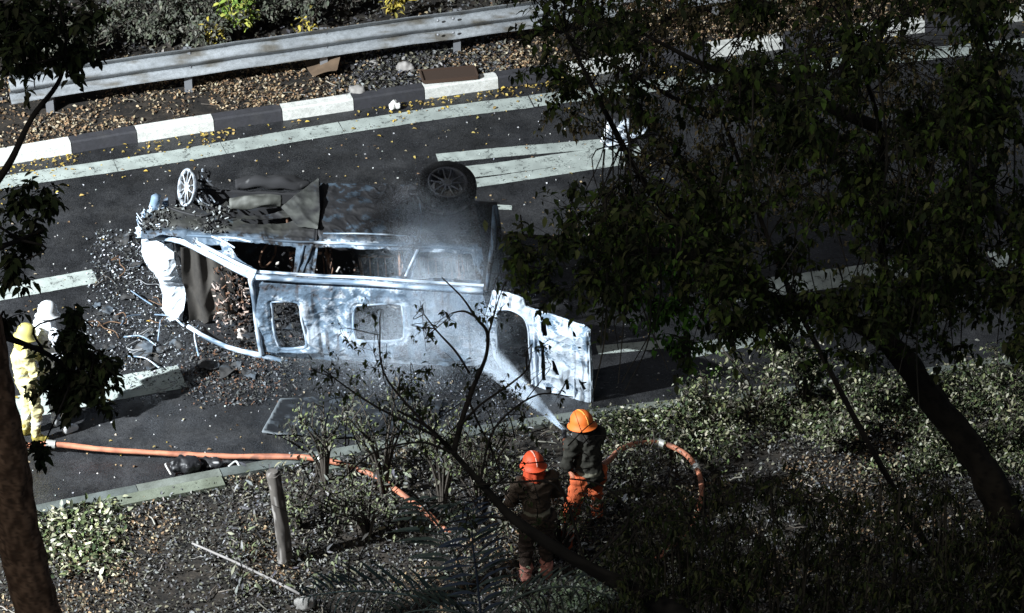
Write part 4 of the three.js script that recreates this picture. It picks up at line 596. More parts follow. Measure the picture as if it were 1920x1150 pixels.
// larger wreckage in front of the van's nose, each piece its own
{
  const bar = [[290, 590, 345, 612, .022], [232, 632, 292, 648, .02], [226, 610, 262, 590, .016], [245, 545, 285, 572, .016], [300, 600, 296, 640, .014], [372, 610, 372, 668, .02], [240, 668, 298, 690, .016]];
  for (const [a, b, c, d, r] of bar) { const p = G(a, b, .06), e = G(c, d, .08); tag(mesh('metal_strip', paint(tube([p, p.clone().lerp(e, .5).add(V(rr(-.05, .05), rr(.02, .08), 0)), e], r * .5, 7, 6, .8), (x, y, z) => burnt(.1, .25)(V(x, y, z))), scorched), 'thin bent metal strip in the ash heap before the van nose', 'metal strip', 'metal strips in the ash heap'); }
  const ch = [[265, 668, .16], [282, 684, .12], [300, 660, .07], [205, 655, .08], [190, 590, .09], [180, 575, .06], [250, 500, .10], [235, 470, .08], [330, 650, .08], [240, 560, .09], [215, 600, .07], [275, 630, .08], [205, 585, .08], [228, 452, .10], [390, 690, .12], [430, 700, .14], [470, 706, .11]];
  const shard = (r) => { const n = 5 + Math.floor(rnd() * 3), q = Array.from({ length: n }, (_, i) => { const a = (i + rr(-.3, .3)) / n * 6.28, l = r * rr(.55, 1.25); return [Math.cos(a) * l * 1.3, Math.sin(a) * l]; }), o = rr(0, 50); return sheet(inPoly(q), bounds(q), r * .11, (x, z) => V(x, r * .35 * Math.abs(nz(x * 2.4 / r * .3 + o, z * 2.4 / r * .3)) * 2 + r * .22 * Math.max(0, ridge(x * 1.3 / r * .5 + o, z * 1.3 / r * .5, o)), z), -.006, (p) => mixc(burnt(-.2, .7, .35, .4)(V(p.x + o, p.y, p.z)), [.07, .068, .065], .55)); };
  for (const [a, b, r] of ch) { const p = G(a, b); const m = mesh('charred_shard', shard(r * 1.05), scorched); m.position.set(p.x, .012, p.z); m.rotation.set(rr(-.15, .15), rnd() * 6, rr(-.15, .15)); tag(m, 'small buckled burnt metal shard on the asphalt by the van nose', 'wreckage', 'burnt shards by the van nose'); }
  for (let i = 0; i < 14; i++) { let p = G(rr(190, 380), rr(480, 720), .02); const pts = [p]; for (let k = 0; k < 5; k++) { p = p.clone().add(V(gauss() * .16, 0, gauss() * .16)); p.y = .02 + rnd() * .09; pts.push(p); } tag(mesh('burnt_wire', tube(pts, rr(.004, .008), 5, 6), std(pick([[.3, .31, .32], [.08, .07, .06], [.16, .09, .05]]), .7)), 'thin tangled burnt wire in the ash before the van nose', 'wire', 'burnt wires by the van nose'); }
  const list = []; const add = (n, x0, x1, y0, y1, cols, s0, s1, f) => { for (let i = 0; i < n; i++) { const a = rr(x0, x1), b = rr(y0, y1); if (f && rnd() > f(a, b)) continue; const p = G(a, b, .008 + rnd() * rnd() * .04); list.push([p, rr(-1, 1), rr(-3, 3), rr(-1, 1), [rr(s0, s1), rr(.003, .014), rr(s0, s1) * .5], vary(pick(cols))]); } };
  const ash = [[.62, .65, .68], [.3, .33, .36], [.12, .13, .14], SOOT, SOOT, SOOT, SCORCH, SCORCH, [.2, .22, .24]];
  add(3600, 160, 380, 440, 730, ash, .005, .034, (a, b) => ss(170, 60, Math.hypot((a - 275) * .9, b - 590)) * .9 + .08);
  add(2600, 340, 600, 640, 760, [SOOT, SCORCH, RUST, SOOT, [.1, .1, .1], [.15, .16, .17]], .008, .045, (a, b) => ss(120, 30, Math.hypot((a - 440) * .7, b - 690)) * .95);
  add(500, 170, 300, 430, 520, ash, .008, .045); add(1500, 600, 1000, 690, 820, [SOOT, SCORCH, SOOT, [.09, .1, .12], [.22, .24, .27]], .008, .035);
  tag(copies('charred_debris', new THREE.BoxGeometry(1, 1, 1), std([1, 1, 1], .95), list), 'heap of small ash and burnt scraps scattered round the van', 'debris');
  const chips = []; for (let i = 0; i < 900; i++) { const p = G(rr(-30, 1250), rr(170, 950), .006); if (p.z < atX(KERB, p.x).z + .05 || p.z > atX(EDGE, p.x).z - .05) continue; chips.push([p, rr(-.3, .3), rr(-3, 3), rr(-.3, .3), [rr(.006, .026), rr(.004, .012), rr(.006, .02)], vary(pick([[.5, .5, .5], [.25, .25, .26], [.65, .66, .66], [.3, .22, .12]]))]); }
  tag(copies('road_grit', new THREE.BoxGeometry(1, 1, 1), std([1, 1, 1], .95), chips), 'pale grit and chips strewn over the asphalt', 'grit');
}
// ---------------------------------------------------------------- leaf litter and ground cover
const leafMat = std([1, 1, 1], .95), dryLeaf = blade(1, .55, .5, .25), greenLeaf = blade(1, .46, .3, .25), slimLeaf = blade(1, .3, .3, .35);
const TAN = [[.30, .21, .12], [.24, .15, .08], [.36, .28, .18], [.18, .11, .06], [.42, .36, .26], [.12, .08, .05]], GREY = [[.15, .15, .145], [.09, .09, .10], [.24, .24, .235], [.05, .05, .05], [.12, .115, .085], [.17, .16, .115], [.04, .04, .035]], LIME = [[.17, .19, .085], [.09, .125, .045], [.30, .29, .19], [.04, .06, .025], [.42, .41, .32], [.035, .04, .02], [.06, .075, .03]], GOLD = [[.50, .36, .07], [.42, .32, .10], [.34, .24, .08]];
function litter(name, label, category, n, place, cols, geo, s0, s1, lift, tilt) {
  const list = [];
  for (let i = 0; i < n; i++) { const p = place(); if (!p) continue; const c = p.cols ?? cols; list.push([V(p.x, p.y + rnd() * lift, p.z), rr(-tilt, tilt), rr(-3.14, 3.14), rr(-tilt, tilt), rr(s0, s1), vary(pick(c), .35)]); }
  return tag(copies(name, geo, leafMat, list), label, category);
}
const farSpot = (x0, x1, back, keep) => () => { const x = rr(x0, x1), k = atX(KERB, x), z = k.z - .2 - back * rnd(), p = V(x, farGround(x, z), z); return keep(p) ? p : null; };
litter('leaf_litter', 'dry brown leaves covering the far verge', 'leaf litter', 42000, farSpot(-9, 9, 2.1, (p) => rnd() < .5 + 1.8 * fbm(p.x * .8, p.z * .8, 3) + 1.2 * fbm(p.x * 3, p.z * 3, 8) - (p.x > -2.4 && p.x < -.3 ? .45 : 0)), TAN, dryLeaf, .022, .07, .05, 1.0);
litter('dark_litter', 'dark grey burnt leaves and clinker on the far verge', 'leaf litter', 5000, farSpot(-2.6, 0, 1.9, () => true), [...GREY, [.05, .05, .06], [.04, .04, .05]], dryLeaf, .03, .09, .04, 1.0);
litter('gutter_leaves', 'yellow leaves swept into the gutter along the kerb', 'leaf litter', 1500, () => { const x = rr(-8, 8), k = atX(KERB, x), q = fbm(x * 1.1, 4, 1); if (rnd() > ss(-.1, .35, q) + .06) return null; return V(x, .008, k.z + .04 + .55 * rnd() * rnd() + (rnd() < .12 ? rnd() * .9 : 0)); }, GOLD, dryLeaf, .03, .075, .015, .5);
litter('road_leaves', 'few dry leaves scattered on the asphalt', 'leaf litter', 420, () => { const p = G(rr(0, 1300), rr(200, 900), .008); return p.z > atX(KERB, p.x).z + .1 && p.z < atX(EDGE, p.x).z ? p : null; }, [...GOLD, ...TAN], dryLeaf, .025, .07, .01, .5);
const nearSpot = (x0, x1, y0, y1, keep) => () => { const g = G(rr(x0, x1), rr(y0, y1)); if (g.z < atX(EDGE, g.x).z + .16) return null; const p = V(g.x, nearGround(g.x, g.z), g.z); return keep(p, g) ? p : null; };
litter('verge_litter', 'grey and olive leaf litter covering the near verge', 'leaf litter', 95000, nearSpot(-60, 2000, 670, 1260, (p) => { const q = fbm(p.x * .7, p.z * .7, 6); p.cols = q > .06 ? [...TAN, ...GREY] : GREY; return rnd() < ss(-.4, .0, q + .6 * fbm(p.x * 2.6, p.z * 2.6, 15)) * .75 + .25; }), GREY, dryLeaf, .018, .058, .05, 1.15);
litter('ground_cover', 'small bright yellow green ground cover plants on the near verge', 'ground cover', 24000, nearSpot(1080, 2000, 670, 900, (p) => rnd() < ss(-.25, .12, fbm(p.x * .9, p.z * .9, 9))), LIME, greenLeaf, .03, .08, .24, 1.2);
litter('weed_patch', 'patch of pale yellow green weeds beside the left tree trunk', 'ground cover', 1900, nearSpot(60, 240, 940, 1090, (p, g) => rnd() < ss(1.3, .3, Math.hypot((p.x - G(140, 1000).x) * 1.1, p.z - G(140, 1000).z))), [...LIME, [.55, .52, .36]], greenLeaf, .05, .11, .12, 1.1);
litter('edge_weeds', 'scraggly grey green weeds along the near road edge', 'ground cover', 9000, nearSpot(420, 1300, 800, 1120, (p) => rnd() < ss(-.15, .2, fbm(p.x * 1.3, p.z * 1.3, 12))), [[.16, .18, .10], [.10, .12, .06], [.26, .27, .2], ...GREY], slimLeaf, .05, .13, .22, 1.3);

{ const stick = tube([V(-.5, 0, 0), V(-.1, .04, .05), V(.2, .0, -.02), V(.5, .03, .03)], [.035, .03, .022, .01], 5, 3), list = [];
  for (let i = 0; i < 600; i++) { const far = rnd() < .3, g = G(rr(-40, 1960), far ? rr(60, 250) : rr(720, 1200)); const onFar = g.z < atX(KERB, g.x).z - .25; if (!onFar && g.z < atX(EDGE, g.x).z + .2) continue; list.push([V(g.x, (onFar ? farGround : nearGround)(g.x, g.z) + .03, g.z), rr(-.2, .2), rr(-3.14, 3.14), rr(-.25, .25), rr(.06, .3), vary(pick([[.2, .18, .15], [.1, .085, .07], [.3, .28, .25]]))]); }
  tag(copies('twig_litter', stick, leafMat, list), 'fallen twigs strewn over both verges', 'twigs'); }
// ---------------------------------------------------------------- shrubs
function shrub(label, base, h, w, n, cols, geo, s0, s1, group, stems = 9, name = 'shrub') {
  const g = thing(name, label, 'shrub', base.toArray(), 0, group), tips = [], tubes = [];
  for (let i = 0; i < stems; i++) { const a = rnd() * 6.28, l = rr(.6, 1), e = V(Math.cos(a) * w * rr(.3, 1), h * l, Math.sin(a) * w * rr(.3, 1)), m = V(e.x * .3, e.y * .55, e.z * .3); tubes.push(tube([V(0, -.1, 0), m, e], [.022, .014, .006], 5, 4)); tips.push([m, e]); for (let k = 0; k < 3; k++) { const s = m.clone().lerp(e, rnd()), t = s.clone().add(V(gauss() * .3 * w, rr(.02, .25) * h, gauss() * .3 * w)); tubes.push(tube([s, s.clone().lerp(t, .5).add(V(0, .03, 0)), t], [.009, .006, .003], 4, 3)); tips.push([s, t]); } }
  mesh('stems', join(tubes), std([.06, .05, .04], .9), g);
  const list = []; for (let i = 0; i < n; i++) { const [s, t] = pick(tips), p = s.clone().lerp(t, Math.pow(rnd(), .6)); p.add(V(gauss() * .12, gauss() * .10, gauss() * .12)); list.push([p, rr(-.4, 1.2), rr(-3.14, 3.14), rr(-.6, .6), rr(s0, s1), vary(pick(cols), .35)]); }
  copies('foliage', geo, leafMat, list, g); return g;
}
const DULL = [[.10, .11, .08], [.06, .07, .045], [.16, .16, .13], [.05, .05, .04]], SPRING = [[.22, .32, .05], [.30, .36, .06], [.16, .26, .05], [.40, .40, .08]], YEL = [[.48, .38, .06], [.40, .34, .07]], DEEP = [[.035, .055, .018], [.025, .04, .012], [.05, .07, .02], [.06, .065, .03]];
const behind = (px, z) => { const x = (px - 960) / 128; const k = atX(KERB, x).z - z; return V(x, farGround(x, k), k); };
{ const spots = []; for (let i = 0; i < 26; i++) spots.push([-60 + i * 41 + rr(-18, 18), rr(2.1, 3.1), rr(.5, .95), rr(.45, .7)]);
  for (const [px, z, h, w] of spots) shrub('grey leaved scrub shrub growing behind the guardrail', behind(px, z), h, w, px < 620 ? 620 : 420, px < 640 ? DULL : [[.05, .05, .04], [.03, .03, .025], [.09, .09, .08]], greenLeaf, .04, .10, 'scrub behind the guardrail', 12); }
litter('scrub_litter', 'grey dead leaves under the scrub behind the guardrail', 'leaf litter', 9000, () => { const x = rr(-9, 9), k = atX(KERB, x), z = k.z - 1.7 - 3 * rnd(); return V(x, farGround(x, z), z); }, GREY, dryLeaf, .04, .10, .06, 1.1);
shrub('bright lime green bush leaning over the guardrail', behind(448, 2.35), .75, .28, 420, SPRING, greenLeaf, .07, .14, null, 9, 'lime_bush');
shrub('yellow leaved sprig just behind the guardrail top edge', behind(408, 2.0), .5, .16, 70, YEL, greenLeaf, .06, .12, 'yellow sprigs behind the guardrail', 4, 'yellow_sprig'); shrub('yellow leaved sprig just behind the guardrail top edge', behind(572, 2.0), .55, .12, 40, YEL, greenLeaf, .06, .11, 'yellow sprigs behind the guardrail', 3, 'yellow_sprig'); shrub('yellow leaved sprig just behind the guardrail top edge', behind(735, 2.15), .6, .16, 90, YEL, greenLeaf, .07, .13, 'yellow sprigs behind the guardrail', 4, 'yellow_sprig');
for (const [px, z, h, w] of [[1130, 2.2, 1.0, .8], [1260, 2.6, 1.1, .9], [1420, 2.4, 1, .9], [1560, 2.3, 1.1, .9], [1700, 2.6, 1, .9], [1840, 2.4, 1.1, .9], [1960, 2.6, 1.2, .9], [1200, .9, .5, .5], [1500, .9, .45, .5], [1780, .8, .4, .5]]) shrub('low rusty brown shrub on the far verge under the canopy', behind(px, z), h, w, 520, [...TAN, ...DULL, [.3, .14, .07]], dryLeaf, .05, .12, 'brown shrubs on the far verge');
const nearBase = (px, py) => { const g = G(px, py); return V(g.x, nearGround(g.x, g.z), g.z); };
for (const [px, py, h, w, n] of [[610, 905, 1.2, .5, 420], [720, 935, 1.6, .6, 520], [560, 985, .6, .5, 300], [830, 960, 1.7, .6, 520], [900, 990, 1.5, .6, 420], [690, 1010, .8, .6, 420], [1190, 930, .8, .5, 380], [1050, 1040, .8, .5, 240]]) shrub('sparse small leaved shrub beside the two hose handlers', nearBase(px, py), h, w, n, [...DULL, [.13, .16, .06], [.2, .22, .12]], greenLeaf, .035, .075, 'sparse shrubs near the hose handlers', 11);
for (const [px, py, h, w, n] of [[1095, 1165, .6, .45, 700], [1010, 1175, .4, .4, 300]]) shrub('low grey green bush at the feet of the red helmeted person', nearBase(px, py), h, w, n, [[.26, .32, .22], [.16, .22, .12], [.34, .38, .3]], greenLeaf, .045, .09, 'grey green bushes by the red helmet', 11);
for (const [px, py, h, w] of [[1330, 800, .7, .6], [1420, 780, .9, .7], [1510, 760, 1.0, .7], [1600, 790, .8, .7], [1560, 850, .7, .6], [1880, 760, .7, .7], [1780, 850, .6, .6], [1900, 840, .6, .6]]) shrub('leafy yellow green shrub on the near verge below the canopy', nearBase(px, py), h, w, 760, LIME, greenLeaf, .035, .085, 'yellow green shrubs on the near verge', 11);

// ---------------------------------------------------------------- tall trees close to the camera, above the reach of the floodlight
const bark = (a, b, f = 1) => (x, y, z) => mixc(mixc(a, b, cl(.5 + 1.9 * fbm(x * 7 * f, y * 2.6 * f, z * 7 * f))), [a[0] * .3, a[1] * .3, a[2] * .3], ss(.08, .35, nz(x * 24 * f, y * 9 * f, z * 24 * f)));
const barkMat = tinted(.95), twigMat = std([.035, .03, .025], .9);
function treeCrown(parent, clumps, cols, geo, s0, s1, droop, anchors, thick = 1) {   // clumps: [px, py, z, radius px, leaves]
  const leaves = [], twigs = [];
  for (const [px, py, z, r, n] of clumps) {
    const c = P(px, py, z), R = r / 221; let best = null, bd = 1e9; for (const a of anchors) { const d = a.distanceTo(c); if (d < bd) { bd = d; best = a; } }
    if (best && bd < 1.5) twigs.push(tube([best, best.clone().lerp(c, .5).add(V(gauss() * .22, .14 + gauss() * .2, gauss() * .22)), c], [.014 * thick, .010 * thick, .005 * thick], 5, 4));
    const ends = []; for (let k = 0; k < 5 + n / 25; k++) { const e = c.clone().add(V(gauss() * R * 1.1, gauss() * R * 1.1, gauss() * R * 1.2)); ends.push(e); twigs.push(tube([c, c.clone().lerp(e, .5).add(V(0, R * .1, 0)), e], [.007 * thick, .005 * thick, .002], 4, 2)); }
    for (let k = 0; k < n; k++) { const e = pick(ends), p = c.clone().lerp(e, Math.sqrt(rnd()) * 1.08).add(V(gauss() * R * .16, gauss() * R * .16, gauss() * R * .16)); leaves.push([p, droop + gauss() * .7, rr(-3.14, 3.14), gauss() * .5, rr(s0, s1), vary(pick(cols), .4)]); }
  }
  if (twigs.length) mesh('twigs', join(twigs), twigMat, parent);
  copies('crown', geo, leafMat, leaves, parent);
}
const pathP = (list) => list.map(([a, b, z]) => P(a, b, z));
const along = (pts, n) => { const c = new THREE.CatmullRomCurve3(pts), r = []; for (let i = 0; i <= n; i++) r.push(c.getPoint(i / n)); return r; };
{ // left tree
  const t = thing('leaning_tree', 'tree with a mottled brown leaning trunk and dark leaf sprays', 'tree'), z = 13;
  const tr = pathP([[70, 1150, z], [45, 1050, z], [25, 950, z], [10, 850, z], [-8, 750, z], [-30, 620, z], [-90, 380, z], [-150, 100, z]]), foot = tr[0].clone(); foot.x += .55; foot.y = -.6;
  mesh('trunk', paint(tube([foot, foot.clone().lerp(tr[0], .5), ...tr], [.27, .24, .205, .2, .19, .18, .17, .16, .13, .1], 44, 44, .14), bark([.44, .28, .18], [.13, .075, .045], 3)), barkMat, t);
  const limbs = [[[-30, 620, z], [30, 640, z - .4], [90, 665, z - .6], [140, 700, z - .8]], [[-60, 480, z], [10, 460, z], [60, 440, z - .3]], [[-20, 360, z], [20, 300, z], [60, 220, z - .2], [112, 148, z - .3], [125, 60, z - .3]]].map(pathP);
  limbs.forEach((l) => mesh('limb', tube(l, [.035, .024, .014], 7, 6, .1), twigMat, t));
  treeCrown(t, [[90, 50, 12.7, 70, 520], [40, 90, 12.8, 60, 380], [140, 110, 12.6, 42, 220], [20, 20, 12.7, 60, 320], [150, 30, 12.8, 36, 120], [30, 390, 12.8, 48, 200], [60, 450, 12.6, 44, 200], [20, 500, 12.9, 44, 190], [85, 380, 12.7, 30, 70], [140, 640, 12.3, 40, 260], [130, 700, 12.2, 58, 520], [165, 730, 12.4, 48, 380], [110, 745, 12.3, 40, 260], [195, 690, 12.3, 28, 100], [140, 590, 12.4, 22, 80], [75, 848, 12.6, 22, 90], [10, 600, 12.7, 26, 90]], DEEP, greenLeaf, .06, .13, .5, limbs.flatMap((l) => along(l, 8)));
}
{ // street tree out of frame, between the mast and the road: its crown dapples the near verge and the far end of the road
  const t = thing('street_tree', 'tall leafy tree standing beside the floodlight mast', 'tree'), top = V(-7.9, 6.2, 8.2), list = [], tw = [], anchors = [];
  mesh('trunk', paint(tube([V(-8.6, -.4, 10.2), V(-8.5, 2, 10), V(-8.2, 4.2, 9.2), top], [.2, .16, .13, .08], 14, 8, .2), bark([.12, .09, .06], [.06, .045, .03])), barkMat, t);
  for (const e of [V(-7.4, 7.2, 9.2), V(-7.4, 7.4, 5.2), V(-6.6, 6.8, 8.6), V(-8.6, 7.4, 8.4), V(-7, 7.8, 6), V(-6.4, 6.6, 9.8)]) { mesh('limb', tube([top, top.clone().lerp(e, .5).add(V(0, .2, 0)), e], [.06, .04, .015], 7, 6, .15), barkDark(), t); anchors.push(e); }
  function barkDark() { return twigMat; }
  const cloud = (c, r, n) => { const clumps = Array.from({ length: Math.ceil(n / 90) }, () => V(c.x + gauss() * r.x, c.y + gauss() * r.y, c.z + gauss() * r.z)); for (let i = 0; i < n; i++) { const q = pick(clumps); list.push([V(q.x + gauss() * .34, q.y + gauss() * .28, q.z + gauss() * .34), .5 + gauss() * .7, rr(-3.14, 3.14), gauss() * .5, rr(.06, .13), vary(pick(DEEP), .3)]); } };
  cloud(V(-7.5, 7.0, 9.2), V(1.15, .7, .75), 4200); cloud(V(-7.4, 7.25, 5.1), V(.9, .65, .9), 3600);
  copies('crown', greenLeaf, leafMat, list, t);
}
{ // thin tree in the middle
  const t = thing('bare_branched_tree', 'thin dark tree with crooked bare branches crossing before the van', 'tree'), z = 13;
  const main = pathP([[1300, 1180, z], [1220, 1125, z], [1100, 1062, z], [965, 975, z], [900, 905, z - .1], [850, 850, z - .2], [800, 800, z - .2], [745, 770, z - .3]]), foot = main[0].clone().add(V(.9, -3, .1)), root = V(foot.x + .5, -.6, 13.3);
  mesh('trunk', paint(tube([root, foot, ...main], [.14, .12, .10, .08, .058, .042, .03, .022, .016, .009], 12, 8, .15), bark([.045, .04, .033], [.02, .018, .015])), barkMat, t);
  const limbs = [[[850, 850, z - .2], [868, 780, z - .3], [890, 720, z - .4], [912, 665, z - .4], [912, 620, z - .4], [893, 597, z - .4], [868, 560, z - .5], [828, 520, z - .5]], [[900, 600, z - .4], [870, 584, z - .4], [845, 588, z - .4]], [[876, 745, z - .3], [900, 800, z - .2], [925, 850, z - .2], [950, 930, z]], [[862, 800, z - .2], [900, 760, z - .2], [960, 718, z - .3], [990, 690, z - .3], [998, 645, z - .3]], [[880, 700, z - .3], [855, 660, z - .3], [820, 622, z - .4], [795, 590, z - .4]],
    [[1100, 1062, z], [1040, 910, z], [960, 905, z], [880, 915, z], [800, 960, z]], [[1100, 1062, z], [1180, 970, z], [1130, 912, z], [1060, 898, z], [980, 905, z]], [[965, 975, z], [900, 970, z], [820, 985, z]], [[850, 850, z], [790, 830, z], [700, 850, z], [640, 900, z]], [[800, 800, z], [720, 700, z - .2], [712, 600, z - .2]], [[820, 820, z], [700, 760, z - .2], [600, 690, z - .3]], [[900, 905, z], [930, 800, z], [1010, 740, z - .2], [1075, 745, z - .2]], [[1220, 1125, z], [1180, 1020, z], [1240, 960, z], [1330, 970, z]], [[912, 640, z - .4], [935, 560, z - .4]]].map(pathP);
  limbs.forEach((l, i) => mesh('branch', tube(l, i === 0 ? [.03, .026, .022, .018, .015, .012, .008, .005] : [.012, .009, .005], 6, 6, .15), twigMat, t));
  { const fine = []; for (let i = 0; i < 120; i++) { const x = rr(560, 1180), y = rr(800, 1090), a = P(x, y, 12.6 + gauss() * .3), b = a.clone().add(V(gauss() * .45, rr(-.1, .45), gauss() * .2)); fine.push(tube([a, a.clone().lerp(b, .5).add(V(gauss() * .06, gauss() * .06, 0)), b], [.007, .005, .002], 4, 4)); } mesh('fine_twigs', join(fine), twigMat, t).userData.kind = 'stuff'; }
  const cl2 = []; const all = limbs.slice(2).flatMap((l) => along(l, 7)); for (const a of all) { const v = a.clone().project(camera), px = (v.x + 1) * W / 2, py = (1 - v.y) * H / 2; if (rnd() < .5) cl2.push([px + gauss() * 26, py + gauss() * 26, 12.8 + gauss() * .3, rr(18, 40), Math.floor(rr(8, 34))]); }
  for (const [a, b] of [[790, 580], [800, 615], [806, 632], [838, 588], [842, 602]]) cl2.push([a, b, 12.5, 10, 9]);
  for (const [a, b, n] of [[735, 780, 60], [770, 740, 50], [620, 700, 60], [700, 690, 30], [800, 700, 40], [860, 690, 14], [650, 640, 24], [980, 800, 40], [1010, 1000, 30]]) cl2.push([a, b, 12.8, 38, n]);
  treeCrown(t, cl2, DEEP, greenLeaf, .03, .07, .6, all, .35);
}
{ // big tree on the right
  const t = thing('canopy_tree', 'big dark tree with a thick leaning trunk and spreading leafy canopy', 'tree'), z = 12.5;
  const tr = pathP([[1960, 1180, z], [1905, 1030, z], [1868, 930, z], [1815, 835, z], [1745, 745, z], [1690, 668, z], [1630, 618, z], [1560, 592, z]]), foot = tr[0].clone().add(V(.35, -2, .1));
  mesh('trunk', paint(tube([V(foot.x + .3, -.6, foot.z), foot, ...tr], [.22, .19, .165, .15, .135, .12, .105, .08, .045], 28, 24, .3), bark([.05, .04, .028], [.022, .018, .013])), barkMat, t);
  const limbs = [[[1680, 660, z], [1660, 540, z], [1652, 400, z], [1650, 240, z + .3], [1600, 80, z + .5]], [[1570, 590, z], [1450, 560, z], [1330, 480, z + .2], [1220, 360, z + .3], [1130, 200, z + .4], [1060, 60, z + .4]], [[1980, 560, z], [1905, 445, z], [1850, 365, z], [1800, 290, z + .1], [1725, 195, z + .2]], [[1690, 600, z], [1770, 545, z], [1830, 520, z], [1940, 515, z]], [[1330, 480, z + .2], [1180, 470, z], [1060, 450, z], [960, 440, z]], [[1650, 240, z + .3], [1500, 180, z], [1340, 130, z], [1200, 60, z]], [[1850, 365, z], [1880, 200, z], [1850, 80, z]]].map(pathP);
  limbs.forEach((l, i) => mesh('limb', paint(tube(l, i === 2 ? [.05, .06, .055, .045, .03] : [.06, .045, .032, .022, .012], 9, 8, .2), i === 2 ? bark([.22, .21, .2], [.11, .10, .10]) : bark([.05, .045, .035], [.025, .02, .016])), barkMat, t));
  const gaps = [[1400, 85, 85, 30], [1700, 48, 60, 22], [1770, 48, 50, 22], [1890, 32, 50, 24], [1165, 250, 60, 42], [1555, 516, 125, 36], [1180, 640, 90, 40], [1885, 478, 60, 34], [1480, 612, 60, 16], [1820, 582, 50, 18], [1885, 672, 60, 30], [1050, 320, 100, 60], [1560, 440, 130, 40], [1120, 600, 120, 50]];
  const dens = (x, y) => {
    let left = y < 260 ? 975 + 60 * nz(y * .01, 3) : y < 380 ? 1110 : y < 560 ? 905 + Math.abs(y - 480) * 1.1 : 1235, d = ss(left - 10, left + 50, x);
    if (y > 560) d *= ss(700, 630, y); for (const [a, b, rx, ry] of gaps) d *= ss(.7, 1.35, Math.hypot((x - a) / rx, (y - b) / ry));
    if (x > 1600 && y > 60 && y < 135) d *= .35; if (y < 240 && x < 1650) d *= .55; if (x < 1110 && y > 380) d *= .55; d *= 1 - .6 * ss(1.2, .7, Math.hypot((x - 1240) / 170, (y - 225) / 150)); return d * ss(-.28, .12, nz(x * .011, y * .013, 4) + .4 * nz(x * .03, y * .03, 8));
  };
  const clumps = []; for (let i = 0; i < 980; i++) { const x = rr(900, 1970), y = rr(-50, 720); if (rnd() < dens(x, y)) clumps.push([x, y, rr(12, 14.6), rr(34, 66), Math.floor(rr(55, 130))]); }
  const greens = []; for (const [x, y] of [[1285, 440], [1240, 500], [1270, 580], [1310, 470], [1225, 570], [1200, 430], [1340, 540], [1160, 410], [1290, 640]]) greens.push([x, y, 9.6, 55, 190]);
  const anchors = limbs.flatMap((l) => along(l, 14));
  treeCrown(t, clumps, [...DEEP, [.06, .10, .018], [.05, .06, .025], [.08, .12, .02], [.10, .17, .03], [.13, .15, .05]], greenLeaf, .035, .11, .55, anchors, .5);
  treeCrown(t, greens, [[.05, .15, .015], [.07, .19, .02], [.04, .10, .015]], greenLeaf, .05, .12, .7, anchors);
  const vines = []; for (let i = 0; i < 150; i++) { const x = rr(1130, 1930), y = rr(80, 520); if (rnd() > dens(x, y) + .15) continue; const a = P(x, y, rr(12, 14)), l = rr(.4, 1.7); vines.push(tube([a, a.clone().add(V(gauss() * .1, -l * .5, gauss() * .1)), a.clone().add(V(gauss() * .22, -l, gauss() * .15))], [.009, .007, .004], 5, 5)); }
  mesh('hanging_vines', join(vines), std([.11, .10, .08], .9), t).userData.kind = 'stuff';
}
{ // a smaller leaved tree behind the big one, its crown grazed by the floodlight
  const t = thing('olive_leaved_tree', 'slender tree with small olive leaves between canopy and road', 'tree'), z = 9.6;
  const tr = pathP([[1790, 1130, 9], [1700, 960, 8.8], [1590, 760, 8.4], [1470, 520, 8], [1370, 260, 7.6], [1290, 60, 7.4]]);
  mesh('trunk', paint(tube([V(tr[0].x + .3, -.5, 9.2), ...tr], [.045, .04, .034, .03, .026, .02, .01], 9, 10, .2), bark([.06, .05, .04], [.03, .025, .02])), barkMat, t);
  const limbs = [[[1400, 400, 7.6], [1300, 330, 7.6], [1180, 280, 7.6]], [[1330, 220, 7.6], [1200, 150, 7.6], [1080, 90, 7.6]], [[1330, 220, 7.6], [1500, 150, 7.6], [1640, 110, 7.6]], [[1400, 400, 7.6], [1550, 330, 7.6], [1720, 280, 7.6]], [[1385, 600, 7.6], [1350, 520, 7.6], [1260, 440, 7.6]]].map(pathP);
  limbs.forEach((l) => mesh('limb', tube(l, [.028, .018, .008], 6, 6, .15), twigMat, t));
  const cl3 = []; for (let i = 0; i < 760; i++) { const x = rr(1020, 1900), y = rr(-30, 540), d = ss(1000, 1120, x) * ss(560, 380, y) * (x > 1480 ? .7 : 1); let k = d; for (const [a, b, rx, ry] of [[1400, 85, 85, 30], [1165, 250, 55, 40], [1720, 48, 110, 26], [1050, 320, 100, 70], [1890, 32, 50, 24], [1555, 516, 130, 36], [1885, 478, 60, 34], [1540, 440, 130, 40]]) k *= ss(.7, 1.3, Math.hypot((x - a) / rx, (y - b) / ry)); if (rnd() < k) cl3.push([x, y, rr(6.6, 8.6), rr(26, 60), Math.floor(rr(34, 80))]); }
  treeCrown(t, cl3, [[.20, .18, .08], [.09, .10, .035], [.28, .23, .12], [.05, .06, .02], [.34, .28, .16], [.04, .04, .02]], greenLeaf, .03, .07, .7, limbs.flatMap((l) => along(l, 10)), .35);
}
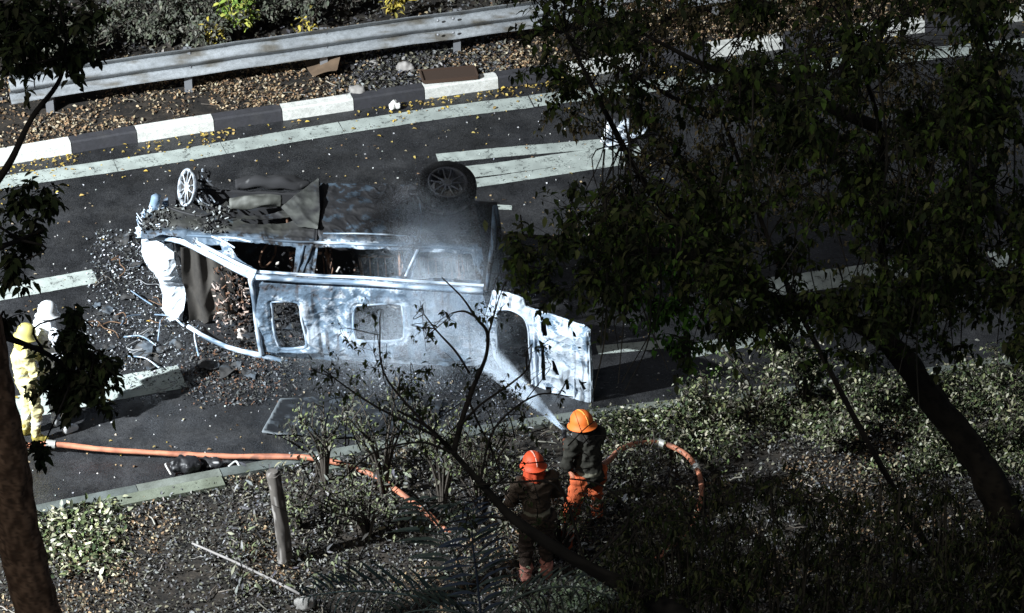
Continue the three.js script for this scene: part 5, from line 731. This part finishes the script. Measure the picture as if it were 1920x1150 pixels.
{ // dark undergrowth that climbs in front at the lower right
  const t = thing('vine_thicket', 'dark thicket of climbing vines under the thick leaning trunk', 'thicket'), clumps = [], stems = [];
  const d = (x, y) => ss(870, 960, y - 30 * nz(x * .01, 2)) * ss(1130, 1260, x + (y - 1000) * .4) * (.75 + .4 * nz(x * .006, y * .008, 3));
  for (let i = 0; i < 560; i++) { const x = rr(1100, 1980), y = rr(850, 1220); if (rnd() < d(x, y)) clumps.push([x, y, rr(11.6, 13.2), rr(30, 55), Math.floor(rr(40, 80))]); }
  for (let i = 0; i < 46; i++) { const x = rr(1180, 1950), a = P(x, rr(900, 1060), 12.6), r = V(a.x + gauss() * .5, -.5, 13 + gauss() * .4); stems.push(tube([r, r.clone().lerp(a, .5).add(V(gauss() * .2, 0, gauss() * .2)), a], [.025, .018, .008], 5, 8)); }
  const sm = mesh('stems', join(stems), std([.09, .08, .06], .9), t); sm.userData.kind = 'stuff';
  treeCrown(t, clumps, [...DEEP, [.10, .11, .04], [.14, .14, .09], [.09, .11, .03]], slimLeaf, .04, .10, .8, []);
}
// palms
function palm(label, fronds) {
  const t = thing('palm', label, 'palm', [0, 0, 0]), c0 = P(...fronds[0].r[0]);
  mesh('trunk', paint(tube([V(c0.x, -.6, c0.z + .2), c0.clone().add(V(0, -1.2, .1)), c0], [.1, .09, .06], 12, 6, .3), bark([.08, .07, .05], [.04, .03, .02])), barkMat, t);
  for (const f of fronds) {
    const pts = pathP(f.r), c = new THREE.CatmullRomCurve3(pts), parts = [tube(pts, [.016, .012, .005], 6, 6)], n = f.n ?? 34, dir = P(f.lean[0], f.lean[1], f.r[0][2]).sub(P(960, 575, f.r[0][2]));
    for (let i = 2; i < n; i++) for (const s of f.both ? [-1, 1] : [1]) {
      const t0 = i / n, p = c.getPoint(t0), T = c.getTangent(t0), side = dir.clone().normalize().multiplyScalar(s), l = f.l * Math.sin(Math.PI * (.12 + .84 * t0)) * rr(.85, 1.1), e = side.multiplyScalar(.82).addScaledVector(T, .5).add(V(gauss() * .06, -.15 + gauss() * .06, gauss() * .12)).normalize();
      const q = new THREE.Quaternion().setFromRotationMatrix(new THREE.Matrix4().lookAt(V(0, 0, 0), e.clone().negate(), V(0, 1, 0)));
      parts.push(blade(l, f.w ?? .05, .4, .18).applyQuaternion(q).translate(p.x, p.y, p.z));
    }
    mesh('frond', join(parts), std(f.c ? f.c.map((v) => v * 1.7) : [.10, .14, .12], .4), t);
  }
}
palm('young palm with feathery dark fronds in front of the near verge', [
  { r: [[905, 1190, 9.6], [880, 1110, 9.5], [848, 1030, 9.4], [815, 975, 9.3], [775, 930, 9.3]], lean: [720, 610], l: .6, both: true, n: 20, w: .06 },
  { r: [[905, 1190, 9.6], [820, 1130, 9.5], [730, 1112, 9.4], [640, 1110, 9.4], [560, 1122, 9.4]], lean: [965, 420], l: .5, both: true, c: [.05, .085, .085], n: 26, w: .05 },
  { r: [[905, 1190, 9.6], [960, 1128, 9.6], [1020, 1104, 9.6], [1100, 1104, 9.6], [1180, 1140, 9.6]], lean: [960, 700], l: .4, both: true, n: 18, w: .05 },
  { r: [[905, 1190, 9.6], [895, 1090, 9.6], [885, 1000, 9.6], [890, 930, 9.5]], lean: [1100, 520], l: .42, both: true, n: 16, w: .06, c: [.04, .055, .085] },
  { r: [[905, 1190, 9.6], [860, 1150, 9.6], [780, 1146, 9.5], [700, 1170, 9.5]], lean: [960, 420], l: .36, both: true, n: 18, w: .05 }]);
renderer.render(scene, camera);
